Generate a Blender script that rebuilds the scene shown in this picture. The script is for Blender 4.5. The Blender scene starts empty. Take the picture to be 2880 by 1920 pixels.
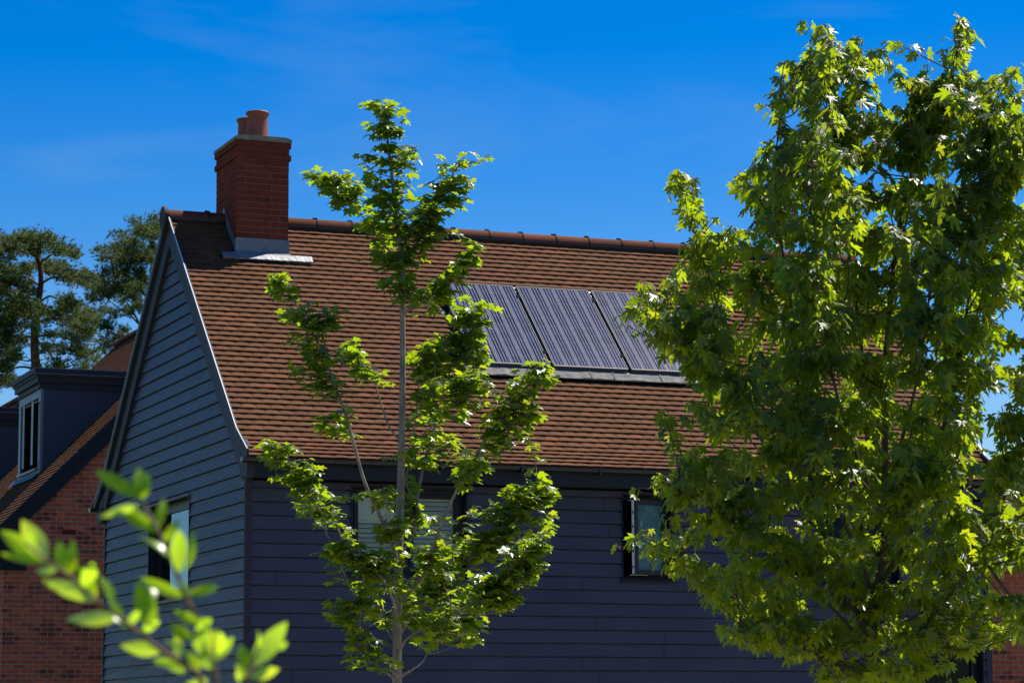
import bpy, math, random
import numpy as np
from mathutils import Vector, Matrix
R = math.radians
random.seed(7)
rng = np.random.default_rng(11)
scene = bpy.context.scene
COL = scene.collection

# ------------------------------------------------------------------ camera
CAM = Vector((-8.197, -28.319, 1.749))
FPX = 7659.63                                   # focal length in photo pixels (2880 wide)
YAW, PITCH, ROLL = 0.37924, 0.14177, -0.00505
cp, sp = math.cos(PITCH), math.sin(PITCH)
CF = Vector((math.sin(YAW)*cp, math.cos(YAW)*cp, sp))
r0 = Vector((math.cos(YAW), -math.sin(YAW), 0)); u0 = r0.cross(CF)
CR = r0*math.cos(ROLL) + u0*math.sin(ROLL); CU = u0*math.cos(ROLL) - r0*math.sin(ROLL)
cd = bpy.data.cameras.new('camera'); cam = bpy.data.objects.new('camera', cd); COL.objects.link(cam)
cd.sensor_width = 36; cd.lens = FPX/2880*36; cd.clip_start = .2; cd.clip_end = 3000
cd.dof.use_dof = True; cd.dof.focus_distance = 27.0; cd.dof.aperture_fstop = 13
m = Matrix((CR, CU, -CF)).transposed().to_4x4(); m.translation = CAM; cam.matrix_world = m
scene.camera = cam
def at(px, py, w):
    """point at depth w (metres along the view axis) seen at photo pixel px, py"""
    return CAM + (CF + CR*((px-1440)/FPX) - CU*((py-960)/FPX))*w

# ------------------------------------------------------------------ world, sun, exposure
SUN_EL = R(59)
sun_h = Vector((.960, .280, 0)).normalized()
SUN = Vector((sun_h.x*math.cos(SUN_EL), sun_h.y*math.cos(SUN_EL), math.sin(SUN_EL)))
wd = bpy.data.worlds.new('World'); scene.world = wd; wd.use_nodes = True
wn = wd.node_tree; bg = wn.nodes['Background']
sky = wn.nodes.new('ShaderNodeTexSky'); sky.sky_type = 'NISHITA'; sky.sun_disc = False
sky.sun_elevation = SUN_EL; sky.sun_rotation = math.atan2(sun_h.x, sun_h.y)
sky.air_density = 1.0; sky.dust_density = 0.2; sky.ozone_density = 3.0
hs = wn.nodes.new('ShaderNodeHueSaturation'); hs.inputs['Saturation'].default_value = 1.62
hs.inputs['Hue'].default_value = .5155
wn.links.new(sky.outputs[0], hs.inputs['Color']); 
wtc = wn.nodes.new('ShaderNodeTexCoord'); wmp = wn.nodes.new('ShaderNodeMapping'); wmp.inputs['Scale'].default_value = (3.2, 3.2, 13); wmp.inputs['Location'].default_value = (1.7, .4, 2.2)
wno = wn.nodes.new('ShaderNodeTexNoise'); wno.inputs['Scale'].default_value = 1.6; wno.inputs['Detail'].default_value = 7; wno.inputs['Distortion'].default_value = .6
wrp = wn.nodes.new('ShaderNodeValToRGB'); wrp.color_ramp.elements[0].position = .52; wrp.color_ramp.elements[1].position = .95
wrp.color_ramp.elements[1].color = (.22, .22, .22, 1)
wmx = wn.nodes.new('ShaderNodeMixRGB'); wmx.inputs[2].default_value = (4.2, 4.8, 5.6, 1)
for a_, b_ in ((wtc.outputs['Generated'], wmp.inputs[0]), (wmp.outputs[0], wno.inputs['Vector']), (wno.outputs[0], wrp.inputs[0]), (wrp.outputs[0], wmx.inputs[0]), (hs.outputs[0], wmx.inputs[1]), (wmx.outputs[0], bg.inputs['Color'])): wn.links.new(a_, b_)
bg.inputs['Strength'].default_value = .079
sl = bpy.data.lights.new('sun', 'SUN'); so = bpy.data.objects.new('sun', sl); COL.objects.link(so)
sl.energy = 5.0; sl.angle = R(.53); sl.color = (1, .94, .84)
so.rotation_euler = SUN.to_track_quat('Z', 'Y').to_euler(); so.location = (30, 10, 40)
scene.view_settings.view_transform = 'Standard'; scene.view_settings.look = 'None'
scene.view_settings.exposure = .66; scene.view_settings.gamma = 1

# ------------------------------------------------------------------ materials
def nodes_of(name):
    mt = bpy.data.materials.new(name); mt.use_nodes = True
    nt = mt.node_tree; return mt, nt, nt.nodes['Principled BSDF']
def N(nt, t, **kw):
    n = nt.nodes.new(t)
    for k, v in kw.items():
        if k in n.inputs: n.inputs[k].default_value = v
        else: setattr(n, k, v)
    return n
def ramp(nt, stops, interp='LINEAR'):
    n = nt.nodes.new('ShaderNodeValToRGB'); cr = n.color_ramp; cr.interpolation = interp
    while len(cr.elements) < len(stops): cr.elements.new(.5)
    for e, (p, c) in zip(cr.elements, stops): e.position = p; e.color = (*c, 1) if len(c) == 3 else c
    return n
def simple(name, col, rough=.5, spec=.5, metal=0, var=.12, scale=6, bump=0, bscale=60, stretch=None):
    mt, nt, b = nodes_of(name); L = nt.links.new
    tc = N(nt, 'ShaderNodeTexCoord'); src = tc.outputs['Object']
    if stretch:
        mp = N(nt, 'ShaderNodeMapping'); mp.inputs['Scale'].default_value = stretch; L(src, mp.inputs[0]); src = mp.outputs[0]
    no = N(nt, 'ShaderNodeTexNoise', Scale=scale, Detail=6.0); L(src, no.inputs['Vector'])
    lo = tuple(max(0, c*(1-var)) for c in col); hi = tuple(min(1, c*(1+var)) for c in col)
    rp = ramp(nt, [(.3, lo), (.7, hi)]); L(no.outputs[0], rp.inputs[0]); L(rp.outputs[0], b.inputs['Base Color'])
    b.inputs['Roughness'].default_value = rough; b.inputs['Metallic'].default_value = metal
    b.inputs['Specular IOR Level'].default_value = spec
    if bump:
        n2 = N(nt, 'ShaderNodeTexNoise', Scale=bscale, Detail=5.0); L(src, n2.inputs['Vector'])
        bp = N(nt, 'ShaderNodeBump', Strength=bump, Distance=.01); L(n2.outputs[0], bp.inputs['Height']); L(bp.outputs[0], b.inputs['Normal'])
    return mt
def siding_mat():
    mt, nt, b = nodes_of('siding_paint'); L = nt.links.new
    uv = N(nt, 'ShaderNodeUVMap', uv_map='UVMap')
    at_ = N(nt, 'ShaderNodeAttribute', attribute_name='rnd')
    ad = N(nt, 'ShaderNodeVectorMath', operation='ADD'); L(uv.outputs[0], ad.inputs[0])
    cb = N(nt, 'ShaderNodeCombineXYZ'); mu = N(nt, 'ShaderNodeMath', operation='MULTIPLY'); mu.inputs[1].default_value = 37.0
    L(at_.outputs['Fac'], mu.inputs[0]); L(mu.outputs[0], cb.inputs[2]); L(mu.outputs[0], cb.inputs[0]); L(cb.outputs[0], ad.inputs[1])
    mp = N(nt, 'ShaderNodeMapping'); mp.inputs['Scale'].default_value = (1.3, 13, 1); L(ad.outputs[0], mp.inputs[0])
    n1 = N(nt, 'ShaderNodeTexNoise', Scale=1.0, Detail=2.0); L(mp.outputs[0], n1.inputs['Vector'])
    # contour-like cedar grain: many sine bands of the stretched noise
    m1 = N(nt, 'ShaderNodeMath', operation='MULTIPLY'); m1.inputs[1].default_value = 85; L(n1.outputs[0], m1.inputs[0])
    s1 = N(nt, 'ShaderNodeMath', operation='SINE'); L(m1.outputs[0], s1.inputs[0])
    bp = N(nt, 'ShaderNodeBump', Strength=.4, Distance=.0022); L(s1.outputs[0], bp.inputs['Height']); L(bp.outputs[0], b.inputs['Normal'])
    n3 = N(nt, 'ShaderNodeTexNoise', Scale=1.3, Detail=4.0); L(ad.outputs[0], n3.inputs['Vector'])
    rp = ramp(nt, [(.3, (.042, .045, .066)), (.7, (.058, .061, .088))]); L(n3.outputs[0], rp.inputs[0])
    L(rp.outputs[0], b.inputs['Base Color'])
    b.inputs['Roughness'].default_value = .46; b.inputs['Specular IOR Level'].default_value = .27
    return mt
def tile_mat(name, base, rough=.75):
    mt, nt, b = nodes_of(name); L = nt.links.new
    at_ = N(nt, 'ShaderNodeAttribute', attribute_name='rnd')
    d = tuple(c*.86 for c in base); h = (base[0]*1.14, base[1]*1.12, base[2]*1.1)
    rp = ramp(nt, [(0, d), (.5, base), (.93, h), (1, (base[0]*1.35, base[1]*1.15, base[2]*1.1))]); L(at_.outputs['Fac'], rp.inputs[0])
    tc = N(nt, 'ShaderNodeTexCoord')
    n1 = N(nt, 'ShaderNodeTexNoise', Scale=9.0, Detail=8.0, Roughness=.7); L(tc.outputs['Object'], n1.inputs['Vector'])
    r2 = ramp(nt, [(.3, (.84, .84, .84)), (.6, (1, 1, 1)), (.8, (1.0, .97, .94))]); L(n1.outputs[0], r2.inputs[0])
    mx = N(nt, 'ShaderNodeMixRGB', blend_type='MULTIPLY'); mx.inputs[0].default_value = 1; L(rp.outputs[0], mx.inputs[1]); L(r2.outputs[0], mx.inputs[2])
    # scuffs and pale lime marks
    n2 = N(nt, 'ShaderNodeTexNoise', Scale=26.0, Detail=3.0); L(tc.outputs['Object'], n2.inputs['Vector'])
    r3 = ramp(nt, [(.70, (0, 0, 0)), (.78, (1, 1, 1))]); L(n2.outputs[0], r3.inputs[0])
    m3 = N(nt, 'ShaderNodeMixRGB'); m3.inputs[2].default_value = (.26, .13, .08, 1); mm = N(nt, 'ShaderNodeMath', operation='MULTIPLY'); mm.inputs[1].default_value = .55
    L(r3.outputs[0], mm.inputs[0]); L(mm.outputs[0], m3.inputs[0]); L(mx.outputs[0], m3.inputs[1]); L(m3.outputs[0], b.inputs['Base Color'])
    b.inputs['Roughness'].default_value = max(rough, .85); b.inputs['Specular IOR Level'].default_value = .06
    n4 = N(nt, 'ShaderNodeTexNoise', Scale=160.0, Detail=3.0); L(tc.outputs['Object'], n4.inputs['Vector'])
    bp = N(nt, 'ShaderNodeBump', Strength=.5, Distance=.002); L(n4.outputs[0], bp.inputs['Height']); L(bp.outputs[0], b.inputs['Normal'])
    return mt
def brick_wall_mat():
    mt, nt, b = nodes_of('brickwork'); L = nt.links.new
    uv = N(nt, 'ShaderNodeUVMap', uv_map='UVMap')
    bt = N(nt, 'ShaderNodeTexBrick'); L(uv.outputs[0], bt.inputs['Vector'])
    bt.inputs['Scale'].default_value = 1; bt.inputs['Brick Width'].default_value = .225; bt.inputs['Row Height'].default_value = .075
    bt.inputs['Mortar Size'].default_value = .0052; bt.inputs['Mortar Smooth'].default_value = .15; bt.inputs['Bias'].default_value = -.1
    bt.inputs['Color1'].default_value = (.74, .15, .062, 1); bt.inputs['Color2'].default_value = (.46, .088, .046, 1)
    bt.inputs['Mortar'].default_value = (.46, .38, .32, 1); bt.offset = .5
    # per brick dark bricks: white noise of the brick cell
    sx = N(nt, 'ShaderNodeSeparateXYZ'); L(uv.outputs[0], sx.inputs[0])
    def M(op, a, bb):
        n = N(nt, 'ShaderNodeMath', operation=op)
        for i, v in ((0, a), (1, bb)):
            if v is None: continue
            if isinstance(v, (int, float)): n.inputs[i].default_value = v
            else: L(v, n.inputs[i])
        return n.outputs[0]
    row = M('FLOOR', M('DIVIDE', sx.outputs[1], .075), None)
    off = M('MULTIPLY', M('MODULO', M('ADD', row, 1000), 2), .5)
    colm = M('FLOOR', M('ADD', M('DIVIDE', sx.outputs[0], .225), off), None)
    cb = N(nt, 'ShaderNodeCombineXYZ'); L(row, cb.inputs[0]); L(colm, cb.inputs[1])
    wnz = N(nt, 'ShaderNodeTexWhiteNoise', noise_dimensions='2D'); L(cb.outputs[0], wnz.inputs['Vector'])
    rp = ramp(nt, [(0, (.42, .42, .5)), (.10, (.5, .5, .55)), (.13, (.85, .85, .85)), (.6, (1, 1, 1)), (1, (1.0, .92, .86))]); L(wnz.outputs['Value'], rp.inputs[0])
    mx = N(nt, 'ShaderNodeMixRGB', blend_type='MULTIPLY'); L(M('SUBTRACT', 1, bt.outputs['Fac']), mx.inputs[0]); L(bt.outputs[0], mx.inputs[1]); L(rp.outputs[0], mx.inputs[2])
    n1 = N(nt, 'ShaderNodeTexNoise', Scale=14.0, Detail=6.0); L(uv.outputs[0], n1.inputs['Vector'])
    r2 = ramp(nt, [(.3, (.72, .72, .72)), (.7, (1, 1, 1))]); L(n1.outputs[0], r2.inputs[0])
    m2 = N(nt, 'ShaderNodeMixRGB', blend_type='MULTIPLY'); m2.inputs[0].default_value = 1; L(mx.outputs[0], m2.inputs[1]); L(r2.outputs[0], m2.inputs[2])
    L(m2.outputs[0], b.inputs['Base Color']); b.inputs['Roughness'].default_value = .85; b.inputs['Specular IOR Level'].default_value = .2
    bp = N(nt, 'ShaderNodeBump', Strength=.9, Distance=.008); bp.invert = True; L(bt.outputs['Fac'], bp.inputs['Height']); L(bp.outputs[0], b.inputs['Normal'])
    return mt
def leaf_mat(name, top, under, trans, tw=.5, rough=.38, spec=.45, autumn=None):
    mt, nt, b = nodes_of(name); L = nt.links.new
    at_ = N(nt, 'ShaderNodeAttribute', attribute_name='rnd')
    st = [(0, tuple(c*.7 for c in top)), (.55, top), (.9, (top[0]*1.6, top[1]*1.35, top[2]*1.1))]
    if autumn: st.append((1, autumn))
    rp = ramp(nt, st); L(at_.outputs['Fac'], rp.inputs[0])
    ge = N(nt, 'ShaderNodeNewGeometry')
    mx = N(nt, 'ShaderNodeMixRGB'); mx.inputs[2].default_value = (*under, 1); L(ge.outputs['Backfacing'], mx.inputs[0]); L(rp.outputs[0], mx.inputs[1])
    L(mx.outputs[0], b.inputs['Base Color']); b.inputs['Specular IOR Level'].default_value = spec
    mr = N(nt, 'ShaderNodeMixRGB'); mr.inputs[1].default_value = (rough,)*3+(1,); mr.inputs[2].default_value = (.8, .8, .8, 1); L(ge.outputs['Backfacing'], mr.inputs[0]); L(mr.outputs[0], b.inputs['Roughness'])
    tr = N(nt, 'ShaderNodeBsdfTranslucent')
    r2 = ramp(nt, [(0, tuple(c*.75 for c in trans)), (.6, trans), (1, (trans[0]*1.35, trans[1]*1.05, trans[2]))]); L(at_.outputs['Fac'], r2.inputs[0]); L(r2.outputs[0], tr.inputs['Color'])
    ms = N(nt, 'ShaderNodeMixShader'); ms.inputs[0].default_value = tw; L(b.outputs[0], ms.inputs[1]); L(tr.outputs[0], ms.inputs[2])
    L(ms.outputs[0], nt.nodes['Material Output'].inputs['Surface'])
    return mt
def glass_mat(name, tint=(.92, .96, .95), refl=1.0, rough=.02, bump=0):
    mt, nt, b = nodes_of(name); L = nt.links.new; nt.nodes.remove(b)
    tr = N(nt, 'ShaderNodeBsdfTransparent'); tr.inputs[0].default_value = (*tint, 1)
    gl = N(nt, 'ShaderNodeBsdfGlossy'); gl.inputs['Roughness'].default_value = rough; gl.inputs['Color'].default_value = (refl*.55, refl*.8, refl, 1)
    fr = N(nt, 'ShaderNodeFresnel', IOR=1.45); ms = N(nt, 'ShaderNodeMixShader')
    L(fr.outputs[0], ms.inputs[0]); L(tr.outputs[0], ms.inputs[1]); L(gl.outputs[0], ms.inputs[2])
    if bump:
        tc = N(nt, 'ShaderNodeTexCoord'); n2 = N(nt, 'ShaderNodeTexNoise', Scale=1.5, Detail=1.0); L(tc.outputs['Object'], n2.inputs['Vector'])
        bp = N(nt, 'ShaderNodeBump', Strength=bump, Distance=.05); L(n2.outputs[0], bp.inputs['Height']); L(bp.outputs[0], gl.inputs['Normal'])
    L(ms.outputs[0], nt.nodes['Material Output'].inputs['Surface']); return mt
def obscure_mat():
    mt, nt, b = nodes_of('textured_glass'); L = nt.links.new
    tc = N(nt, 'ShaderNodeTexCoord'); mp = N(nt, 'ShaderNodeMapping'); mp.inputs['Scale'].default_value = (60, 60, 9); L(tc.outputs['Object'], mp.inputs[0])
    n1 = N(nt, 'ShaderNodeTexNoise', Scale=1.0, Detail=3.0, Roughness=.7); L(mp.outputs[0], n1.inputs['Vector'])
    rp = ramp(nt, [(.42, (.02, .075, .085)), (.60, (.045, .15, .16)), (.72, (.30, .48, .46))]); L(n1.outputs[0], rp.inputs[0]); L(rp.outputs[0], b.inputs['Base Color'])
    bp = N(nt, 'ShaderNodeBump', Strength=.9, Distance=.004); L(n1.outputs[0], bp.inputs['Height']); L(bp.outputs[0], b.inputs['Normal'])
    b.inputs['Roughness'].default_value = .25; b.inputs['Specular IOR Level'].default_value = .25
    return mt
def solar_mat():
    mt, nt, b = nodes_of('solar_cells'); L = nt.links.new
    uv = N(nt, 'ShaderNodeUVMap', uv_map='UVMap'); sx = N(nt, 'ShaderNodeSeparateXYZ'); L(uv.outputs[0], sx.inputs[0])
    def M(op, a, bb=None):
        n = N(nt, 'ShaderNodeMath', operation=op)
        for i, v in ((0, a), (1, bb)):
            if v is None: continue
            if isinstance(v, (int, float)): n.inputs[i].default_value = v
            else: L(v, n.inputs[i])
        return n.outputs[0]
    def line(coord, count, half):      # 1 on thin lines at integer steps
        f = M('FRACT', M('MULTIPLY', coord, count)); d = M('ABSOLUTE', M('SUBTRACT', f, .5)); return M('GREATER_THAN', d, .5-half)
    cellgap = line(sx.outputs[0], 6, .018); rowgap = line(sx.outputs[1], 10, .014)
    bus = line(M('ADD', sx.outputs[0], 1/48.), 24, .06)
    at_ = M('FLOOR', M('MULTIPLY', sx.outputs[0], 6)); rt = M('FLOOR', M('MULTIPLY', sx.outputs[1], 10))
    cb = N(nt, 'ShaderNodeCombineXYZ'); L(at_, cb.inputs[0]); L(rt, cb.inputs[1])
    ge = N(nt, 'ShaderNodeAttribute', attribute_name='rnd'); L(M('MULTIPLY', ge.outputs['Fac'], 90), cb.inputs[2])
    wz = N(nt, 'ShaderNodeTexWhiteNoise', noise_dimensions='3D'); L(cb.outputs[0], wz.inputs['Vector'])
    cell = ramp(nt, [(0, (.012, .016, .042)), (.6, (.018, .023, .058)), (1, (.028, .034, .080))]); L(wz.outputs['Value'], cell.inputs[0])
    m1 = N(nt, 'ShaderNodeMixRGB'); m1.inputs[2].default_value = (.07, .09, .14, 1); L(rowgap, m1.inputs[0]); L(cell.outputs[0], m1.inputs[1])
    m2 = N(nt, 'ShaderNodeMixRGB'); m2.inputs[2].default_value = (.44, .44, .46, 1); L(bus, m2.inputs[0]); L(m1.outputs[0], m2.inputs[1])
    m3 = N(nt, 'ShaderNodeMixRGB'); m3.inputs[2].default_value = (.50, .50, .50, 1); L(cellgap, m3.inputs[0]); L(m2.outputs[0], m3.inputs[1])
    L(m3.outputs[0], b.inputs['Base Color']); b.inputs['Roughness'].default_value = .10; b.inputs['Specular IOR Level'].default_value = .2
    return mt

M = dict(
 siding=siding_mat(),
 trim=simple('navy_trim', (.036, .036, .047), .55, .15, var=.08, bump=.05),
 dark=simple('dark_fascia', (.010, .011, .017), .5, .3, var=.1),
 gutter=simple('black_gutter', (.010, .011, .016), .28, .5, var=.1),
 void=simple('shadow_backing', (.012, .012, .014), .9, .1),
 tile=tile_mat('roof_tile', (.132, .061, .031)),
 ridge=tile_mat('ridge_tile', (.140, .052, .030), .6),
 verge=simple('white_fascia_lit_verge', (.72, .74, .76), .35, .5, var=.05),  # white cottage fascia, also the painted sunlit line along the verge
 vergeg=simple('verge_trim', (.040, .041, .052), .55, .18, var=.08),
 capm=simple('brown_end_cap', (.035, .022, .018), .7, .3),
 lead=simple('lead_sheet', (.17, .18, .20), .5, .5, metal=.1, var=.3, scale=5, bump=.35, bscale=14),
 felt=simple('grey_felt_flashing', (.17, .165, .155), .8, .3, var=.3, scale=14, bump=.5, bscale=40),
 brick=brick_wall_mat(),
 cbrick=tile_mat('chimney_brick', (.19, .040, .023), .8),
 mortar=simple('mortar', (.18, .14, .12), .9, .2, var=.25, scale=30),
 cap=simple('mossy_concrete_cap', (.22, .21, .15), .9, .2, var=.35, scale=12, bump=.4),
 pot=simple('terracotta_pot', (.25, .068, .034), .6, .4, var=.22, scale=7, bump=.1, bscale=30),
 alu=simple('panel_frame_aluminium', (.075, .08, .085), .55, .2, metal=0, var=.06),
 cells=solar_mat(),
 frame=simple('window_frame', (.012, .014, .022), .4, .22, var=.06),
 frameg=simple('grey_dormer_frame', (.15, .16, .19), .4, .5, var=.08),
 glass=glass_mat('window_glass', refl=.4, bump=.12),
 obs=obscure_mat(),
 blind=simple('cream_blind', (.90, .86, .66), .6, .3, var=.06),
 white=simple('white_hardware', (.75, .74, .70), .4, .5, var=.1),
 render=simple('dark_painted_render', (.040, .050, .072), .6, .4, var=.12, scale=3, bump=.15, bscale=90),
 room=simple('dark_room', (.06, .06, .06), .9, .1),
 curtain=simple('pale_curtain', (.20, .27, .33), .8, .2, var=.15),
 bark=simple('maple_bark', (.25, .215, .17), .85, .25, var=.35, scale=30, bump=.8, bscale=60, stretch=(1, 1, .25)),
 bark2=simple('dark_bark', (.13, .095, .07), .85, .25, var=.35, scale=24, bump=.8, bscale=60, stretch=(1, 1, .25)),
 petiole=simple('red_petiole', (.34, .12, .05), .5, .3, var=.2),
 pbark=simple('pine_bark', (.10, .050, .032), .9, .2, var=.35, scale=3, bump=.6, bscale=12, stretch=(1, 1, .3)),
 stem=simple('shrub_stem', (.20, .12, .07), .7, .3, var=.3, scale=120),
 leafA=leaf_mat('norway_maple_leaf', (.016, .054, .006), (.04, .085, .02), (.60, .86, .010), .37, rough=.32, spec=.6),
 leafB=leaf_mat('silver_maple_leaf', (.014, .048, .005), (.10, .145, .075), (.66, .90, .010), .38, autumn=(.20, .14, .015)),
 leafC=leaf_mat('shrub_leaf', (.07, .17, .008), (.55, .58, .34), (.60, .90, .01), .56, rough=.3),
 needle=leaf_mat('pine_needle', (.065, .105, .008), (.055, .09, .008), (.09, .16, .02), .12, rough=.6, spec=.2),
 grass=simple('grass_ground', (.06, .095, .03), .95, .1, var=.5, scale=.8, bump=.4, bscale=40),
 slabs=simple('pale_bounce_and_kerb', (.24, .22, .19), .9, .2, var=.2, scale=3, bump=.4, bscale=80),  # pale tone of the added bounce surface, shared with the kerb
 paving=simple('tarmac', (.06, .06, .06), .9, .2, var=.2, scale=40, bump=.4, bscale=300),
)

# ------------------------------------------------------------------ mesh helpers
class MB:
    def __init__(s): s.v = []; s.f = []; s.uv = []; s.r = []; s.mi = []; s.sm = []; s.marks = [0]
    def cut(s):
        """everything added so far is one object, what follows is the next"""
        if len(s.f) > s.marks[-1]: s.marks.append(len(s.f))
    def build_all(s, name, mats, parent=None):
        s.cut(); out = []; uo = np.cumsum([0]+[len(f) for f in s.f])
        for a, b in zip(s.marks[:-1], s.marks[1:]):
            t = MB(); mp = {}
            for i in range(a, b):
                q = []
                for vi in s.f[i]:
                    if vi not in mp: mp[vi] = len(t.v); t.v.append(s.v[vi])
                    q.append(mp[vi])
                t.f.append(tuple(q)); t.uv += s.uv[uo[i]:uo[i+1]]; t.r.append(s.r[i]); t.mi.append(s.mi[i]); t.sm.append(s.sm[i])
            out.append(t.build(name, mats, parent))
        return out
    def face(s, pts, uv=None, r=0., mi=0, smooth=False):
        i = len(s.v); s.v += [tuple(p) for p in pts]; s.f.append(tuple(range(i, i+len(pts))))
        s.uv += uv if uv else [(0, 0)]*len(pts); s.r.append(r); s.mi.append(mi); s.sm.append(smooth)
    def box(s, a, b, r=0., mi=0, uvs=False):
        x0, y0, z0 = a; x1, y1, z1 = b
        for q, ax in (([(x0,y0,z0),(x1,y0,z0),(x1,y0,z1),(x0,y0,z1)], 1), ([(x1,y1,z0),(x0,y1,z0),(x0,y1,z1),(x1,y1,z1)], 1),
                  ([(x0,y1,z0),(x0,y0,z0),(x0,y0,z1),(x0,y1,z1)], 0), ([(x1,y0,z0),(x1,y1,z0),(x1,y1,z1),(x1,y0,z1)], 0),
                  ([(x0,y0,z1),(x1,y0,z1),(x1,y1,z1),(x0,y1,z1)], 2), ([(x0,y1,z0),(x1,y1,z0),(x1,y0,z0),(x0,y0,z0)], 2)):
            uv = [((p[0], p[2]) if ax == 1 else (p[1]+.1125, p[2]) if ax == 0 else (p[0], p[1])) for p in q] if uvs else None
            s.face(q, uv, r, mi)
    def prism(s, poly, axis, a, b, r=0., mi=0, uvs=False, smooth=False):
        """extrude a closed 2D polygon along axis 'x' (poly = y,z) or 'y' (poly = x,z) from a to b"""
        P = (lambda q, t: (t, q[0], q[1])) if axis == 'x' else (lambda q, t: (q[0], t, q[1]))
        n = len(poly)
        for i in range(n):
            p, q = poly[i], poly[(i+1) % n]; s.face([P(p, a), P(q, a), P(q, b), P(p, b)], None, r, mi, smooth)
        for t in (a, b):
            s.face([P(p, t) for p in (poly if t == b else poly[::-1])], [tuple(p) for p in (poly if t == b else poly[::-1])] if uvs else None, r, mi)
    def tube(s, pts, rad, n=6, r=0., mi=0, cap=True):
        pts = [Vector(p) for p in pts]; prev = None; rings = []
        for i, p in enumerate(pts):
            t = (pts[min(i+1, len(pts)-1)]-pts[max(i-1, 0)]).normalized()
            if prev is None: a = t.orthogonal().normalized()
            else: a = (prev-t*prev.dot(t)).normalized()
            prev = a; b = t.cross(a); rr = rad[i] if hasattr(rad, '__len__') else rad
            base = len(s.v)
            for k in range(n):
                an = 2*math.pi*k/n; s.v.append(tuple(p+(a*math.cos(an)+b*math.sin(an))*rr)); 
            rings.append(base)
        for i in range(len(rings)-1):
            for k in range(n):
                k2 = (k+1) % n; s.f.append((rings[i]+k, rings[i]+k2, rings[i+1]+k2, rings[i+1]+k)); s.uv += [(0, 0)]*4; s.r.append(r); s.mi.append(mi); s.sm.append(True)
        if cap:
            for g, rev in ((rings[0], True), (rings[-1], False)):
                q = tuple(range(g, g+n)); s.f.append(q[::-1] if rev else q); s.uv += [(0, 0)]*n; s.r.append(r); s.mi.append(mi); s.sm.append(False)
    def lathe(s, c, prof, n=24, mi=0, r=0.):
        for i in range(len(prof)-1):
            (r1, z1), (r2, z2) = prof[i], prof[i+1]
            for k in range(n):
                a, b = 2*math.pi*k/n, 2*math.pi*(k+1)/n
                q = [(c[0]+rr*math.cos(t), c[1]+rr*math.sin(t), c[2]+z) for rr, z, t in ((r1, z1, a), (r1, z1, b), (r2, z2, b), (r2, z2, a))]
                s.face(q, None, r, mi, True)
    def build(s, name, mats, parent=None, merge=False):
        me = bpy.data.meshes.new(name); me.from_pydata(s.v, [], s.f)
        for m_ in (mats if isinstance(mats, (list, tuple)) else [mats]): me.materials.append(m_)
        uvl = me.uv_layers.new(name='UVMap'); uvl.data.foreach_set('uv', np.array(s.uv, dtype=np.float32).ravel())
        at_ = me.attributes.new('rnd', 'FLOAT', 'FACE'); at_.data.foreach_set('value', np.array(s.r, dtype=np.float32))
        me.polygons.foreach_set('material_index', np.array(s.mi, dtype=np.int32)); me.polygons.foreach_set('use_smooth', np.array(s.sm, dtype=bool))
        if merge:
            import bmesh
            bm = bmesh.new(); bm.from_mesh(me); bmesh.ops.remove_doubles(bm, verts=bm.verts, dist=1e-5); bm.to_mesh(me); bm.free()
        me.update(); o = bpy.data.objects.new(name, me); COL.objects.link(o)
        if parent: o.parent = parent; o.matrix_parent_inverse = Matrix.Translation(-world_loc(parent))
        return o
def world_loc(o):
    return WL.get(o.name, Vector((0, 0, 0)))
WL = {}
def thing(name, label, cat, loc=(0, 0, 0), group=None):
    o = bpy.data.objects.new(name, None); COL.objects.link(o); o.location = loc; WL[o.name] = Vector(loc)
    o.empty_display_size = .3; o['label'] = label; o['category'] = cat
    if group: o['group'] = group
    return o
def tag(o, label, cat=None, kind=None, group=None):
    if label: o['label'] = label
    if cat: o['category'] = cat
    if kind: o['kind'] = kind
    if group: o['group'] = group
    return o

# ------------------------------------------------------------------ ground
g = MB(); g.face([(-1500, -1500, 0), (1500, -1500, 0), (1500, 1500, 0), (-1500, 1500, 0)])
o = g.build('ground', M['grass']); o['kind'] = 'structure'
g = MB(); g.face([(-40, -14.2, .008), (40, -14.2, .008), (40, -.35, .008), (-40, -.35, .008)])  # unseen pale paving, added to bounce sunlight onto front wall and leaves
o = g.build('bounce_paving', M['slabs']); o['kind'] = 'structure'
g = MB()
g.box((-40, -14.5, 0), (40, -14.201, .11)); o = g.build('kerb', M['slabs']); o['kind'] = 'structure'
g = MB(); g.face([(-60, -20, .004), (60, -20, .004), (60, -14.5, .004), (-60, -14.5, .004)])
o = g.build('road', M['paving']); o['kind'] = 'structure'

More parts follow.
